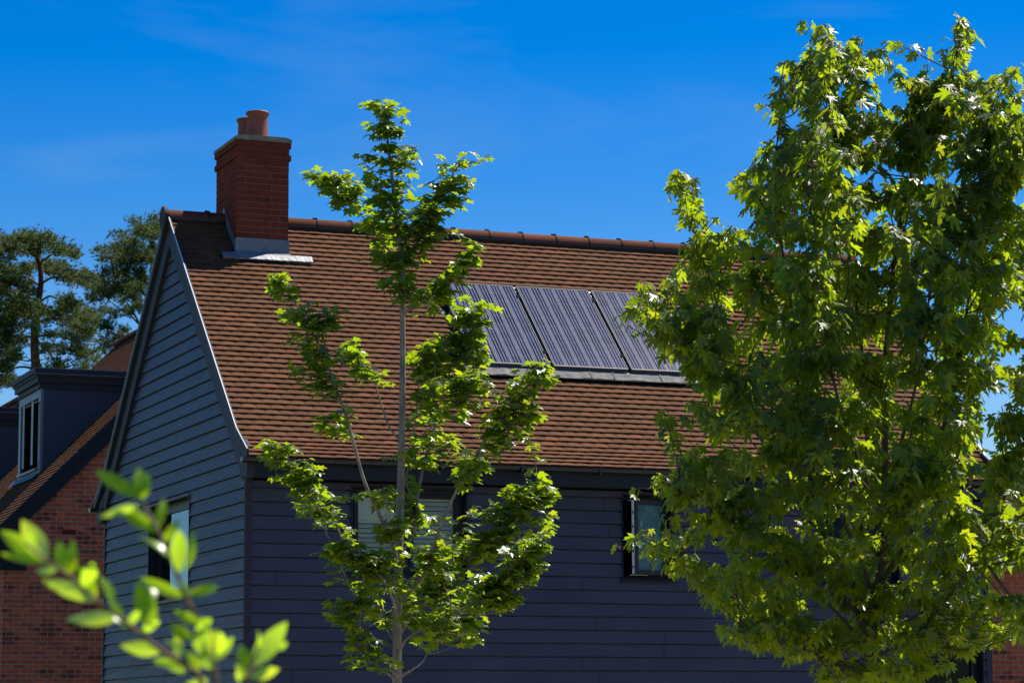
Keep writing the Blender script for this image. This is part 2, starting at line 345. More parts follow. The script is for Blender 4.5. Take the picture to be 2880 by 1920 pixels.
# ------------------------------------------------------------------ roof slopes made of single tiles
def roof_slope(mb, surf, umin, umax, ncourse, gauge, tw, seg=4, t=.0195, clip=None, seed=1, camber=.0042):
    """surf(u, v, h) -> point; one small cambered slab per tile, laid half-bond"""
    rr = random.Random(seed)
    for j in range(ncourse):
        v0 = j*gauge; u = umin-(tw/2 if j % 2 else 0) - .02
        wob = rr.uniform(-.0012, .0012)
        while u < umax:
            a, b = max(u+.0022, umin), min(u+tw-.0022, umax)
            u += tw
            if b-a < .02: continue
            segs = clip(a, b, v0) if clip else [(a, b)]
            for a1, b1 in segs:
                if b1-a1 < .012: continue
                rv = rr.random(); lift = rr.uniform(-.001, .0015)+wob*.5; sk = rr.uniform(-.0009, .0009); dv = rr.uniform(-.0015, .0015)
                top, fr = [], []
                for i in range(seg+1):
                    s_ = i/seg; uu = a1+(b1-a1)*s_; full = (uu-(u-tw))/tw-.5
                    h = t*1.6+camber*(1-4*full*full)+lift+sk*(s_-.5)*2
                    top.append((surf(uu, v0+dv, h), surf(uu, v0+gauge+.012, h-t*1.1), surf(uu, v0+dv+.002, h-t), surf(uu, v0+gauge*.8, -.002)))
                for i in range(seg):
                    p, q = top[i], top[i+1]
                    mb.face([p[0], q[0], q[1], p[1]], None, rv, 0, False)
                    mb.face([p[2], q[2], q[0], p[0]], None, rv, 0, False)
                    mb.face([p[3], q[3], q[2], p[2]], None, rv*.5, 0, False)
                for p, flip in ((top[0], 0), (top[-1], 1)):
                    q = [p[0], p[1], p[2]]; mb.face(q if flip else q[::-1], None, rv, 0, False)
def siding(mb, O, U, Nn, zref, z0, z1, urange, opens=(), joints=True, seed=3, pitch=.15):
    """lapped boards with a shadow gap; urange(z) -> (u0, u1); opens = (u0, u1, z0, z1)"""
    rr = random.Random(seed); O = Vector(O); U = Vector(U); Nn = Vector(Nn)
    P = lambda u, z, d: O+U*u+Vector((0, 0, z))+Nn*d
    i0 = math.floor((z0-zref)/pitch); i1 = math.ceil((z1-zref)/pitch)
    flip = U.cross(Vector((0, 0, 1))).dot(Nn) < 0
    def F(pts, uv, r):
        if flip: pts = pts[::-1]; uv = uv[::-1]
        mb.face(pts, uv, r)
    for i in range(i0, i1):
        zb, zt = zref+i*pitch, zref+(i+1)*pitch
        js = []
        if joints:
            x = rr.uniform(.3, 3.6)
            while x < 14: js.append(x); x += 3.6
        cuts = sorted({max(zb, z0), min(zt, z1), *[z for op in opens for z in (op[2], op[3]) if zb < z < zt]})
        dep = lambda z: .025-.017*min(1, (z-zb)/(pitch-.016)) if z < zt-.0159 else 0.0
        lev = []
        for c in cuts: lev.append(c)
        g_ = zt-.0155
        if cuts[0] < g_ < cuts[-1]: lev.append(g_)
        lev = sorted(set(lev)); dz = rr.uniform(-.0012, .0012); rb = rr.random()
        for za, zc in zip(lev[:-1], lev[1:]):
            zm = (za+zc)/2; (a0, a1), (b0, b1) = urange(za), urange(zc)
            if a1-a0 < .01: continue
            if b1 < b0: b0 = b1 = (b0+b1)/2
            segs = [(a0, a1, b0, b1)]
            for op in opens:
                if op[2] < zm < op[3]:
                    ns = []
                    for s in segs:
                        if op[0] > s[0] and op[0] < s[1]: ns.append((s[0], op[0], s[2], op[0]))
                        if op[1] < s[1] and op[1] > s[0]: ns.append((op[1], s[1], op[1], s[3]))
                        if op[1] <= s[0] or op[0] >= s[1]: ns.append(s)
                    segs = ns
            for j in js:
                ns = []
                for s in segs:
                    if s[0]+.03 < j < s[1]-.03 and s[2] < j < s[3]: ns += [(s[0], j-.003, s[2], j-.003), (j+.003, s[1], j+.003, s[3])]
                    else: ns.append(s)
                segs = ns
            gap = za >= g_-1e-6
            d0, d1 = (-.012, -.012) if gap else (dep(za), .025-.017*((zc-zb)/(pitch-.0155)))
            for s in segs:
                F([P(s[0], za+dz, d0), P(s[1], za+dz, d0), P(s[3], zc+dz, d1), P(s[2], zc+dz, d1)],
                  [(s[0], za), (s[1], za), (s[3], zc), (s[2], zc)], rb)
                if not gap and za <= zb+1e-6:
                    F([P(s[0], za+dz, -.012), P(s[1], za+dz, -.012), P(s[1], za+dz, d0), P(s[0], za+dz, d0)], [(0, 0)]*4, rb)
                if not gap and abs(zc-g_) < 1e-6:
                    F([P(s[0], zc+dz, d1), P(s[1], zc+dz, d1), P(s[1], zc+dz, -.012), P(s[0], zc+dz, -.012)], [(0, 0)]*4, rb)

# ================================================================== MAIN HOUSE
W, LEN = 6.492, 9.20
YR = W/2; TAN = .943
ZE = 4.87                                   # roof plane height above the wall face y = 0
ZREF = 2.12
roofz = lambda y: ZE+TAN*min(y, W-y)
house = thing('house', 'dark blue weatherboarded house with brown tiled roof, brick chimney and solar panels', 'house', (0, 0, 0))
FW = [(1.19, 2.52, 3.44, 4.40), (4.43, 5.05, 3.44, 4.40), (6.9, 7.99, 3.44, 4.40), (8.15, 9.10, 1.3, 2.65), (1.2, 2.6, .9, 2.0), (4.6, 6.0, .9, 2.0)]
# solid backing walls with openings (thin panels behind the boards)
def backing(mb, O, U, Nn, u1, z0, z1, opens, top=None):
    us = sorted({0, u1, *[x for o_ in opens for x in o_[:2]]}); zs = sorted({z0, z1, *[x for o_ in opens for x in o_[2:]]})
    O = Vector(O); U = Vector(U); Nn = Vector(Nn)
    for a, b in zip(us[:-1], us[1:]):
        for c, d in zip(zs[:-1], zs[1:]):
            if any(o_[0] <= (a+b)/2 <= o_[1] and o_[2] <= (c+d)/2 <= o_[3] for o_ in opens): continue
            for off in (-.020, -.16):
                mb.face([O+U*a+Vector((0, 0, c))+Nn*off, O+U*b+Vector((0, 0, c))+Nn*off, O+U*b+Vector((0, 0, d))+Nn*off, O+U*a+Vector((0, 0, d))+Nn*off])
GW = [(2.32, 4.19, 3.30, 4.47)]
wl = MB()
siding(wl, (0, 0, 0), (1, 0, 0), (0, -1, 0), ZREF, .1, 4.44, lambda z: (.045, LEN-.045), FW, seed=5)
wl_o = wl.build('front_wall', M['siding'], house)
wl = MB()
siding(wl, (0, 0, 0), (0, 1, 0), (-1, 0, 0), ZREF, .1, ZE+TAN*YR-.12,
       lambda z: (.012 if z < ZE-.2 else max(.012, (z-ZE+.16)/TAN), W-.012 if z < ZE-.2 else min(W-.012, W-(z-ZE+.16)/TAN)), GW, seed=9)
wl.build('gable_wall', M['siding'], house)
bk = MB()
backing(bk, (0, 0, 0), (1, 0, 0), (0, -1, 0), LEN, 0, 4.6, FW)
backing(bk, (0, 0, 0), (0, 1, 0), (-1, 0, 0), W, 0, 4.6, GW)
bk.face([(.020, 0.01, 4.6), (.020, W-.01, 4.6), (.020, YR, roofz(YR)-.03)])
bk.box((LEN-.16, .165, 0), (LEN-.021, W-.17, 4.7)); bk.face([(LEN-.020, 0.01, 4.6), (LEN-.020, W-.01, 4.6), (LEN-.020, YR, roofz(YR)-.03)])
bk.box((.165, W-.16, 0), (LEN-.165, W-.021, 4.7))
bk.box((.17, .17, 2.2), (LEN-.17, W-.17, 2.3)); bk.box((.17, .17, 4.50), (LEN-.17, W-.17, 4.56))
bk.build('wall_core', M['void'], house)
rw = MB()
siding(rw, (LEN, 0, 0), (0, 1, 0), (1, 0, 0), ZREF, .1, ZE+TAN*YR-.12,
       lambda z: (.012 if z < ZE-.2 else max(.012, (z-ZE+.16)/TAN), W-.012 if z < ZE-.2 else min(W-.012, W-(z-ZE+.16)/TAN)), [], seed=19)
siding(rw, (0, W, 0), (1, 0, 0), (0, 1, 0), ZREF, .1, 4.44, lambda z: (.045, LEN-.045), [], seed=29)
rw.build('far_walls', M['siding'], house)
ct = MB()
for x in (0, LEN): 
    sx = -1 if x == 0 else 1
    for y, sy in ((0, -1), (W, 1)):
        xa, xb = sorted((x+sx*.029, x-sx*.045)); ya, yb = sorted((y+sy*.030, y))
        ct.box((xa, ya, 0), (xb, yb, 4.46))
        xa, xb = sorted((x+sx*.029, x+sx*.0)); ya, yb = sorted((y-sy*.0005, y-sy*.012)); ct.box((xa, ya, 0), (xb, yb, 4.45)); ct.cut()
ct.build_all('corner_trim', M['trim'], house)

# ---- roof
EZ = ZE+TAN*(-.32+math.cos(R(31))*.42)-.036-math.sin(R(31))*.42
def surf_front(u, v, h):                     # v measured up the slope from the eaves edge; bell-cast foot
    y0, z0 = -.32, EZ; kick = .42; ky, kz = math.cos(R(31)), math.sin(R(31))
    ca, sa = math.cos(math.atan(TAN)), math.sin(math.atan(TAN))
    if v < kick:
        w_ = max(0, (v-kick*.45)/(kick*.55)) if v > kick*.45 else 0
        return Vector((u, y0+ky*v-kz*h, z0+kz*v+ky*h))
    yk, zk = y0+ky*kick, z0+kz*kick
    return Vector((u, yk+ca*(v-kick)-sa*h, zk+sa*(v-kick)+ca*h))
def surf_back(u, v, h):
    p = surf_front(u, v, h); return Vector((p.x, W-p.y, p.z))
GA = .0985
yk = -.32+math.cos(R(31))*.42; zk = EZ+math.sin(R(31))*.42
SL = .42+(YR-yk)/math.cos(math.atan(TAN))     # slope length
NC = int(SL/GA)
ca = math.cos(math.atan(TAN))
yofv = lambda v: yk+ca*(v-.42) if v > .42 else -.32+math.cos(R(31))*v
PX = [3.02, 4.03, 5.035, 6.04]; PY0, PY1 = 1.14, 2.345
CHX0, CHX1, CHY0, CHY1 = .625, 1.275, 2.716, 3.63
def clip_front(a, b, v):
    y = yofv(v); y2 = yofv(v+GA); segs = [(a, b)]
    def cut(segs, x0, x1):
        out = []
        for s in segs:
            if s[1] <= x0 or s[0] >= x1: out.append(s); continue
            if s[0] < x0: out.append((s[0], x0))
            if s[1] > x1: out.append((x1, s[1]))
        return out
    if y > PY0-.16 and y2 < PY1+.06: segs = cut(segs, PX[0]-.03, PX[3]+.02)
    if y2 > CHY0-.02: segs = cut(segs, CHX0-.03, CHX1+.02)
    elif y2 > CHY0-.09: segs = cut(segs, CHX0+.02, CHX1+.02)
    return segs
rf = MB(); roof_slope(rf, surf_front, -.085, LEN+.085, NC, GA, .1665, seg=4, clip=clip_front, seed=21)
rf.build('roof', M['tile'], house)
rb = MB(); roof_slope(rb, surf_back, -.085, LEN+.085, NC, GA, .1665, seg=1, seed=22, clip=lambda a, b, v: [] if (W-yofv(v+GA) < CHY1+.02 and b > CHX0-.02 and a < CHX1+.02) else [(a, b)])
rb.v = rb.v; rb.build('rear_roof', M['tile'], house)
und = MB()                                     # underlay
for sf in (surf_front, surf_back):
    for v0, v1 in ((0.02, .42), (.42, SL)):
        q = [sf(-.08, v0, -.006), sf(LEN+.08, v0, -.006), sf(LEN+.08, v1, -.006), sf(-.08, v1, -.006)]
        und.face(q)
und.build('roof_underlay', M['void'], house)
# ridge tiles
XJ = [-.11, -.03] + [.41+.455*k for k in range(-1, 20)]
XJ = [x for x in XJ if x < LEN+.1 and x > .0]; XJ = [-.095]+XJ+[LEN+.095]
segs = list(zip(XJ[:-1], XJ[1:])); rd = MB(); cl = MB()
def ridge_prof(x, rad, zc=None):
    return [(YR+rad*math.cos(a), ZE+TAN*YR-.055+rad*math.sin(a)*.98) for a in [math.pi*(i/14) for i in range(15)]]
RT = ZE+TAN*YR
for i, (a, b) in enumerate(segs):
    if a < CHX1 and b > CHX0:
        parts_ = [(a, CHX0)] if a < CHX0 else []
        if b > CHX1: parts_.append((CHX1, b))
    else: parts_ = [(a, b)]
    rv = random.random()
    for (p, q) in parts_:
        if q-p < .02: continue
        if p == CHX1: rd.cut()
        pr1, pr2 = ridge_prof(p, .117), ridge_prof(q, .117); sg = random.uniform(-.0025, .0025)
        for k in range(14):
            rd.face([(q-.003, pr2[k][0], pr2[k][1]+sg), (p+.003, pr1[k][0], pr1[k][1]+sg), (p+.003, pr1[k+1][0], pr1[k+1][1]+sg), (q-.003, pr2[k+1][0], pr2[k+1][1]+sg)], None, rv, 0, True)
        # roll under edge
        for sgn, idx in ((1, 0), (-1, 14)):
            y_, z_ = pr1[idx]; rd.face([(p+.003, y_, z_), (q-.003, y_, z_), (q-.003, y_-sgn*.02, z_-.002), (p+.003, y_-sgn*.02, z_-.002)], None, rv)
    if not (CHX0-.05 < b < CHX1+.05) and b < LEN:
        pr = ridge_prof(b, .1195)
        for k in range(14):
            cl.face([(b+.009, *pr[k]), (b-.009, *pr[k]), (b-.009, *pr[k+1]), (b+.009, *pr[k+1])], None, 0, 0, True)
        rr_ = random.Random(i)
        cl.box((b-.035, YR-.013, RT+.055), (b+.035, YR+.013, RT+.0655))
        for s_ in range(5): cl.box((b-.03+.012*s_, YR-.012, RT+.062), (b-.022+.012*s_, YR+.012, RT+.066+rr_.uniform(.006, .018)))
        cl.cut()
rd.build_all('ridge_tiles', M['ridge'], house)
cl.build_all('ridge_clip', M['void'], house)
rdg = MB(); rdg.box((-.085, YR-.117, RT-.075), (CHX0-.01, YR+.117, RT-.052)); rdg.cut(); rdg.box((CHX1+.01, YR-.117, RT-.075), (LEN+.085, YR+.117, RT-.052))
rdg.build_all('ridge_vent', M['gutter'], house)
# finial disc on the ridge end
fn = MB(); pts = [(YR+.14*math.cos(a), RT-.05+.145*math.sin(a)) for a in [math.pi*i/12 for i in range(13)]]+[(YR-.10, RT-.15), (YR-.03, RT-.235), (YR+.03, RT-.235), (YR+.10, RT-.15)]
fn.prism(pts, 'x', -.150, -.105); fn.build('ridge_end_cap', M['capm'], house)
# verges and bargeboards on both gables
def rake(mb, side, o0, o1, x0, x1, ytop, ybot, mi=0):
    """board following the rake; offsets measured down from the roof plane"""
    f = lambda y: (y, ZE+TAN*y) if side > 0 else (W-y, ZE+TAN*y)
    a, b = f(ybot), f(ytop)
    mb.prism([(a[0], a[1]-o0), (b[0], b[1]-o0), (b[0], b[1]-o1), (a[0], a[1]-o1)], 'x', x0, x1, 0, mi)
for gx, sgn in ((0, -1), (LEN, 1)):
    X = lambda d: gx+sgn*d
    bb = MB()
    for side in (1, -1):
        rake(bb, side, .115, .375, *sorted((X(.002), X(.062))), YR-.0005, .03); bb.cut()
    bb.build_all('bargeboard', M['trim'], house)
    vg = MB(); vw = MB(); be = MB()
    for side in (1, -1):
        f = (lambda y, z: (y, z)) if side > 0 else (lambda y, z: (W-y, z))
        rake(vg, side, -.052, .060, *sorted((X(.078), X(.104))), YR-.001, .09)
        rake(vg, side, .03, .066, *sorted((X(.0), X(.077))), YR-.002, .05)
        pl = [(.10, ZE+TAN*.10+.052), (-.335, 4.745), (-.335, 4.63), (.10, ZE+TAN*.10-.06)]
        vg.prism([f(*p) for p in pl], 'x', *sorted((X(.0785), X(.1045)))); vg.cut()
        rake(vw, side, -.060, -.0525, *sorted((X(.095), X(.104))), YR-.1, .10)  # white strip laid on as the sunlit top line of the dark verge
        vw.prism([f(*p) for p in [(.099, ZE+TAN*.099+.0605), (-.337, 4.7525), (-.337, 4.746), (.099, ZE+TAN*.099+.053)]], 'x', *sorted((X(.096), X(.1045)))); vw.cut()
        be.prism([f(*p) for p in [(.02, 4.90), (-.27, 4.70), (-.27, 4.445), (-.01, 4.445), (.02, 4.47)]], 'x', *sorted((X(.0655), X(.0))))
        be.prism([f(*p) for p in [(-.0, 4.64), (-.262, 4.62), (-.262, 4.46), (-.0, 4.46)]], 'x', *sorted((X(.0665), X(.078)))); be.cut()
    vg.build_all('verge_trim', M['vergeg'], house); vw.build_all('sunlit_verge_edge', M['verge'], house); be.build_all('boxed_eaves_end', M['trim'], house)
# soffit, fascia, gutter
fs = MB()
fs.box((.0, -.270, 4.450), (LEN, -.248, 4.665)); fs.box((.0, -.247, 4.462), (LEN, -.003, 4.478)); fs.cut()
fs.box((.0, W+.248, 4.450), (LEN, W+.270, 4.665)); fs.box((.0, W+.003, 4.462), (LEN, W+.247, 4.478))
fs.build_all('fascia', M['dark'], house)
def gutter(mb, y, sgn, x0, x1, z, n=8, r=.056):
    pr = [(y+sgn*(r*math.cos(a)), z-r*math.sin(a)) for a in [math.pi*i/n for i in range(n+1)]]
    for k in range(n):
        mb.face([(x0, *pr[k]), (x1, *pr[k]), (x1, *pr[k+1]), (x0, *pr[k+1])], None, 0, 0, True)
    pi = [(y+sgn*((r-.004)*math.cos(a)), z-(r-.004)*math.sin(a)) for a in [math.pi*i/n for i in range(n+1)]]
    for k in range(n):
        mb.face([(x0, *pi[k+1]), (x1, *pi[k+1]), (x1, *pi[k]), (x0, *pi[k])], None, 0, 0, True)
    for x in (x0, x1): mb.face([(x, *p) for p in pr])
    for px_ in ((pr[0], pi[0]), (pr[-1], pi[-1])): mb.face([(x0, *px_[0]), (x1, *px_[0]), (x1, *px_[1]), (x0, *px_[1])])
gt = MB()
for yy, sg_y in ((W+.333, 1), (-.333, -1)):
    gt.cut(); gutter(gt, yy, sg_y, -.16, LEN+.1, 4.655)
    for x in [i*.95+.2 for i in range(10)]: gt.box((x-.014, yy-.064, 4.582), (x+.014, yy+.064, 4.596)); gt.box((x-.014, yy-.066, 4.59), (x+.014, yy-.060, 4.663)) 
for x in (1.35, 3.95, 6.6): gutter(gt, -.333, -1, x-.045, x+.045, 4.657, r=.0615)
gt.build_all('gutter', M['gutter'], house)

# ---- chimney
ch = MB(); core = MB()
rr = random.Random(4)
zt = 8.80; ncs = 24
for c in range(ncs):
    z1_ = zt-c*.075; z0_ = z1_-.075
    pr = .022 if c in (0, 2) else (.0 if c != 1 else .004)
    x0, x1, y0, y1 = CHX0-pr, CHX1+pr, CHY0-pr, CHY1+pr
    def brick(a, b): ch.box(a, b, rr.random()*.9)
    # stretcher courses around, alternating bond
    j = .005; hgt = (z0_+j, z1_-j)
    odd = c % 2
    bw = (x1-x0)/3; offs = 0 if odd else bw/2
    xs = [x0]+[x0+bw*k+offs for k in range(0 if offs else 1, 4) if x0+.03 < x0+bw*k+offs < x1-.03]+[x1]
    for a, b in zip(xs[:-1], xs[1:]):
        for (ya, yb) in ((y0, y0+.1), (y1-.1, y1)):
            d = rr.uniform(-.0015, .0015); brick((a+(j if a > x0 else d), ya+d, hgt[0]), (b-(j if b < x1 else d), yb+d, hgt[1]))
    yw = (y1-y0-.2)/3.5; ys = [y0+.1]; t_ = y0+.1+(yw if odd else yw*.5)
    while t_ < y1-.12: ys.append(t_); t_ += yw
    ys.append(y1-.1)
    for a, b in zip(ys[:-1], ys[1:]):
        for (xa, xb) in ((x0, x0+.1), (x1-.1, x1)):
            d = rr.uniform(-.0015, .0015); brick((xa+d, a+j, hgt[0]), (xb+d, b-j, hgt[1]))
ch_o = ch.build('chimney', M['cbrick'], house)
core.box((CHX0+.005, CHY0+.005, 6.8), (CHX1-.005, CHY1-.005, 8.798)); core.box((CHX0-.012, CHY0-.012, 8.73), (CHX1+.012, CHY1+.012, 8.7985)); core.box((CHX0-.012, CHY0-.012, 8.58), (CHX1+.012, CHY1+.012, 8.649))
core.build('mortar_joints', M['mortar'], ch_o)
cpb = MB(); cpb.prism([(CHX0-.03, 8.80), (CHX1+.03, 8.80), (CHX1+.03, 8.838), (CHX1-.06, 8.862), (CHX0+.06, 8.862), (CHX0-.03, 8.838)], 'y', CHY0-.03, CHY1+.03)
cpb.build('chimney_cap', M['cap'], ch_o)
for (cx, cy, lab) in ((.965, CHY0+.30, None), (.965, CHY1-.20, None)):
    pm = MB(); pm.lathe((cx, cy, 8.855), [(.146, 0), (.142, .03), (.130, .11), (.125, .20), (.124, .30), (.126, .325), (.139, .335), (.145, .345), (.144, .362), (.136, .37), (.112, .368), (.108, .30), (.108, .05)], 28)
    pm.build('chimney_pot', M['pot'], ch_o, merge=True)
ld = MB()
ld.box((CHX0-.008, CHY0-.012, 7.40), (CHX1+.008, CHY0-.004, 7.606))
# flared foot of the apron
def rp(x, y, h): n_ = Vector((0, -math.sin(math.atan(TAN)), math.cos(math.atan(TAN)))); return Vector((x, y, ZE+TAN*y))+n_*h
ns = 40
def apron(mb, x0, x1, y0, y1, h0, h1, amp, seed):
    r_ = random.Random(seed); wv = [r_.uniform(-1, 1) for _ in range(ns+1)]; ny = 5
    G = [[rp(x0+(x1-x0)*i/ns, (y0+(y1-y0)*j/ny)+(wv[i]*.004 if j == 0 else 0), h0+(h1-h0)*j/ny+amp*wv[i]*(1-j/ny)+r_.uniform(-1, 1)*amp*.5) for i in range(ns+1)] for j in range(ny+1)]
    for j in range(ny):
        for i in range(ns): mb.face([G[j][i], G[j][i+1], G[j+1][i+1], G[j+1][i]], None, 0, 0, True)
    for i in range(ns): mb.face([rp(x0+(x1-x0)*i/ns, y0, h0-.02), rp(x0+(x1-x0)*(i+1)/ns, y0, h0-.02), G[0][i+1], G[0][i]])
apron(ld, .425, 1.545, 2.585, 2.665, .034, .040, .0009, 5)
ld.face([rp(CHX0-.01, 2.66, .041), rp(CHX1+.03, 2.66, .041), (CHX1+.008, CHY0-.012, 7.44), (CHX0-.008, CHY0-.012, 7.44)])
for xs_, sg in ((CHX0, -1), (CHX1, 1)):            # side flashings climbing the slope
    xa, xb = sorted((xs_+sg*.006, xs_+sg*.012))
    ld.prism([(CHY0-.01, roofz(CHY0)-.05), (YR, roofz(YR)-.03), (YR, roofz(YR)+.135), (CHY0-.01, roofz(CHY0)+.12)], 'x', xa, xb)
    ld.prism([(YR+.001, roofz(YR)-.03), (CHY1, roofz(CHY1)-.05), (CHY1, roofz(CHY1)+.1), (YR+.001, roofz(YR)+.135)], 'x', xa, xb)
ld.build('lead_flashing', M['lead'], ch_o)

# ---- solar panels
SA, CA = math.sin(math.atan(TAN)), math.cos(math.atan(TAN))
PL = (PY1-PY0)/CA
def pp(x, s, h): return Vector((x, PY0+CA*s, ZE+TAN*PY0+SA*s))+Vector((0, -SA, CA))*h
def slab(mb, x0, x1, s0, s1, h0, h1, r=0, uvq=None, mi=0):
    P = [[pp(x, s, h) for x, s in ((x0, s0), (x1, s0), (x1, s1), (x0, s1))] for h in (h0, h1)]
    mb.face(P[1], uvq, r, mi); mb.face(P[0][::-1], None, r, mi)
    for i in range(4): k = (i+1) % 4; mb.face([P[0][i], P[0][k], P[1][k], P[1][i]], None, r, mi)
for i in range(3):
    x0, x1 = PX[i]+.022, PX[i+1]-.016
    pn = MB(); slab(pn, x0+.012, x1-.012, .012, PL-.012, .04, .0775, random.random(), [(0, 0), (1, 0), (1, 1), (0, 1)])
    pno = pn.build('solar_panel', M['cells'], house)
    fr = MB()
    slab(fr, x0+.003, x0+.0118, 0, PL, .035, .082); slab(fr, x1-.0118, x1-.004, 0, PL, .035, .0815)
    slab(fr, x0+.0119, x1-.0119, 0, .018, .035, .081); slab(fr, x0+.0119, x1-.0119, PL-.0118, PL, .035, .081)
    fr.build('panel_frame', M['alu'], pno)
    if i < 2:
        for s_ in (PL*.16, PL*.86):
            k = MB(); slab(k, x1-.018, x1+.036, s_-.02, s_-.004, .0835, .089); slab(k, x1-.018, x1+.036, s_+.006, s_+.022, .0835, .089); slab(k, x1+.001, x1+.018, s_-.03, s_+.03, .03, .082)
            k.build('panel_clamp', M['void'], pno)
tr = MB(); slab(tr, PX[0]-.03, PX[3]+.02, -.02, PL+.06, .0, .012); slab(tr, PX[0]-.028, PX[3]+.018, PL+.012, PL+.05, .013, .03)
tr.build('panel_tray', M['gutter'], house)
fl = MB(); apron(fl, PX[0]-.1, PX[3]+.1, 1.02, 1.125, .038, .046, .006, 9)
for x in (4.50, 4.80, 5.42, 5.95): 
    fl.face([rp(x, 1.022, .047), rp(x+.02, 1.022, .050), rp(x+.01, 1.12, .053), rp(x-.01, 1.12, .050)])
fl.build('felt_flashing', M['felt'], house)

# ---- windows
def frame_rect(mb, P, u0, u1, z0, z1, w, d0, d1, ww=None):
    """rectangular ring; P(u, z, depth) -> point, d0 outer face, d1 inner face"""
    ww = ww or w
    def bar(a, b, c, d):
        q = [(a, c), (b, c), (b, d), (a, d)]
        A = [P(u, z, d0) for u, z in q]; B = [P(u, z, d1) for u, z in q]
        mb.face(A); mb.face(B[::-1])
        for i in range(4): k = (i+1) % 4; mb.face([A[i], B[i], B[k], A[k]])
    bar(u0, u0+w, z0, z1); bar(u1-w, u1, z0, z1); bar(u0+w, u1-w, z0, z0+ww); bar(u0+w, u1-w, z1-ww, z1)
def bar3(mb, P, a, b, c, d, d0, d1):
    q = [(a, c), (b, c), (b, d), (a, d)]; A = [P(u, z, d0) for u, z in q]; B = [P(u, z, d1) for u, z in q]
    mb.face(A); mb.face(B[::-1])
    for i in range(4): k = (i+1) % 4; mb.face([A[i], B[i], B[k], A[k]])
PF = lambda u, z, d: Vector((u, d, z))           # front wall, d = depth into the wall
PG = lambda u, z, d: Vector((d, u, z))           # gable wall
def window(P, op, parent, lights, rec=.09, mat='frame', fw=.05, glass='glass', blind=None, sill=True):
    u0, u1, z0, z1 = op
    lin = MB(); frame_rect(lin, P, u0-.02, u1+.02, z0-.012, z1+.012, .016, -.0275, rec+.06)   # lining of the reveal
    wo = lin.build('window', M[mat], parent)
    f = MB(); frame_rect(f, P, u0+.0005, u1-.0005, z0+.0005, z1-.0005, fw, rec, rec+.055)
    edges = [u0+fw+(u1-u0-2*fw)*k/lights for k in range(lights+1)]
    for e in edges[1:-1]: bar3(f, P, e-.03, e+.03, z0+fw, z1-fw, rec+.0015, rec+.054)
    f.build('frame', M[mat], wo)
    for k in range(lights):
        a, b = edges[k]+(0.03 if k else 0), edges[k+1]-(.03 if k < lights-1 else 0)
        if (P is PF) and op == FW[1]: continue
        s = MB(); frame_rect(s, P, a+.004, b-.004, z0+fw+.004, z1-fw-.004, .045, rec-.012, rec+.04); s.build('sash', M[mat], wo)
        gl = MB(); q = [P(a+.045, z0+fw+.045, rec+.012), P(b-.045, z0+fw+.045, rec+.012), P(b-.045, z1-fw-.045, rec+.012), P(a+.045, z1-fw-.045, rec+.012)]
        gl.face(q); gl.build('pane', M[glass], wo)
    if sill:
        s = MB(); bar3(s, P, u0-.035, u1+.035, z0-.035, z0-.0125, -.055, .06); s.build('sill', M[mat], wo)
    return wo
w1 = window(PF, FW[0], house, 2)
# shutters with louvres behind the left, roller blind above
sh = MB()
for (a, b, ztop) in ((1.27, 1.83, 4.06), (1.88, 2.44, 4.30)):
    for z in np.arange(3.55, ztop, .052):
        z = float(z); sh.face([(a+.03, .160, z), (b-.03, .160, z), (b-.03, .20, z+.047), (a+.03, .20, z+.047)])
    bar3(sh, PF, a-.02, a+.03, 3.50, 4.36, .155, .20); bar3(sh, PF, b-.03, b+.02, 3.50, 4.36, .155, .20)
    bar3(sh, PF, a+.03, b-.03, ztop, 4.36, .153, .20)
sh.build('blind', M['blind'], w1)
w2 = window(PF, FW[1], house, 1)
th = R(21); hx, hy = 4.985, .035; ws = .50
PS = lambda u, z, d: Vector((hx-(ws-u)*math.cos(th)+d*math.sin(th)*-1*-1*0, hy-(ws-u)*math.sin(th), z))+Vector((math.sin(th), -math.cos(th), 0))*(-d)
sa_ = MB(); frame_rect(sa_, PS, 0, ws, 3.49, 4.345, .055, 0, .05); sao = sa_.build('open_sash', M['frame'], w2)
ob = MB(); ob.face([PS(.05, 3.54, .02), PS(.45, 3.54, .02), PS(.45, 4.295, .02), PS(.05, 4.295, .02)]); ob.face([PS(.05, 3.54, .03), PS(.05, 4.295, .03), PS(.45, 4.295, .03), PS(.45, 3.54, .03)]); ob.build('textured_pane', M['obs'], w2)
lk = MB(); bar3(lk, PS, -.006, -.0005, 3.50, 4.335, .008, .040)
lk.build('sash_seal', M['white'], w2)
lh = MB()
for z in (3.56, 3.74, 4.02, 4.18): bar3(lh, PS, -.010, -.0065, z, z+.03, .012, .03); lh.cut()
lh.build_all('lock_keep', M['gutter'], w2)
st_ = MB(); st_.box((4.50, -.02, 4.335), (4.60, -.005, 4.341)); st_.cut(); st_.box((4.50, -.05, 3.487), (4.72, -.04, 3.493)); st_.build_all('window_stay', M['white'], w2)
w3 = window(PF, FW[2], house, 2); w4 = window(PF, FW[3], house, 1); window(PF, FW[4], house, 2); window(PF, FW[5], house, 2)
wg = window(PG, GW[0], house, 1, rec=.10, fw=.07)
cu = MB(); rr = random.Random(3)
y = 2.42; pts = []
while y < 4.1: pts.append((y, .22+(.018 if len(pts) % 2 else -.018)+rr.uniform(-.006, .006))); y += rr.uniform(.03, .05)
for (a, da), (b, db) in zip(pts[:-1], pts[1:]): cu.face([(da, a, 3.36), (db, b, 3.36), (db, b, 4.40), (da, a, 4.40)])
cu.build('curtain', M['curtain'], wg)

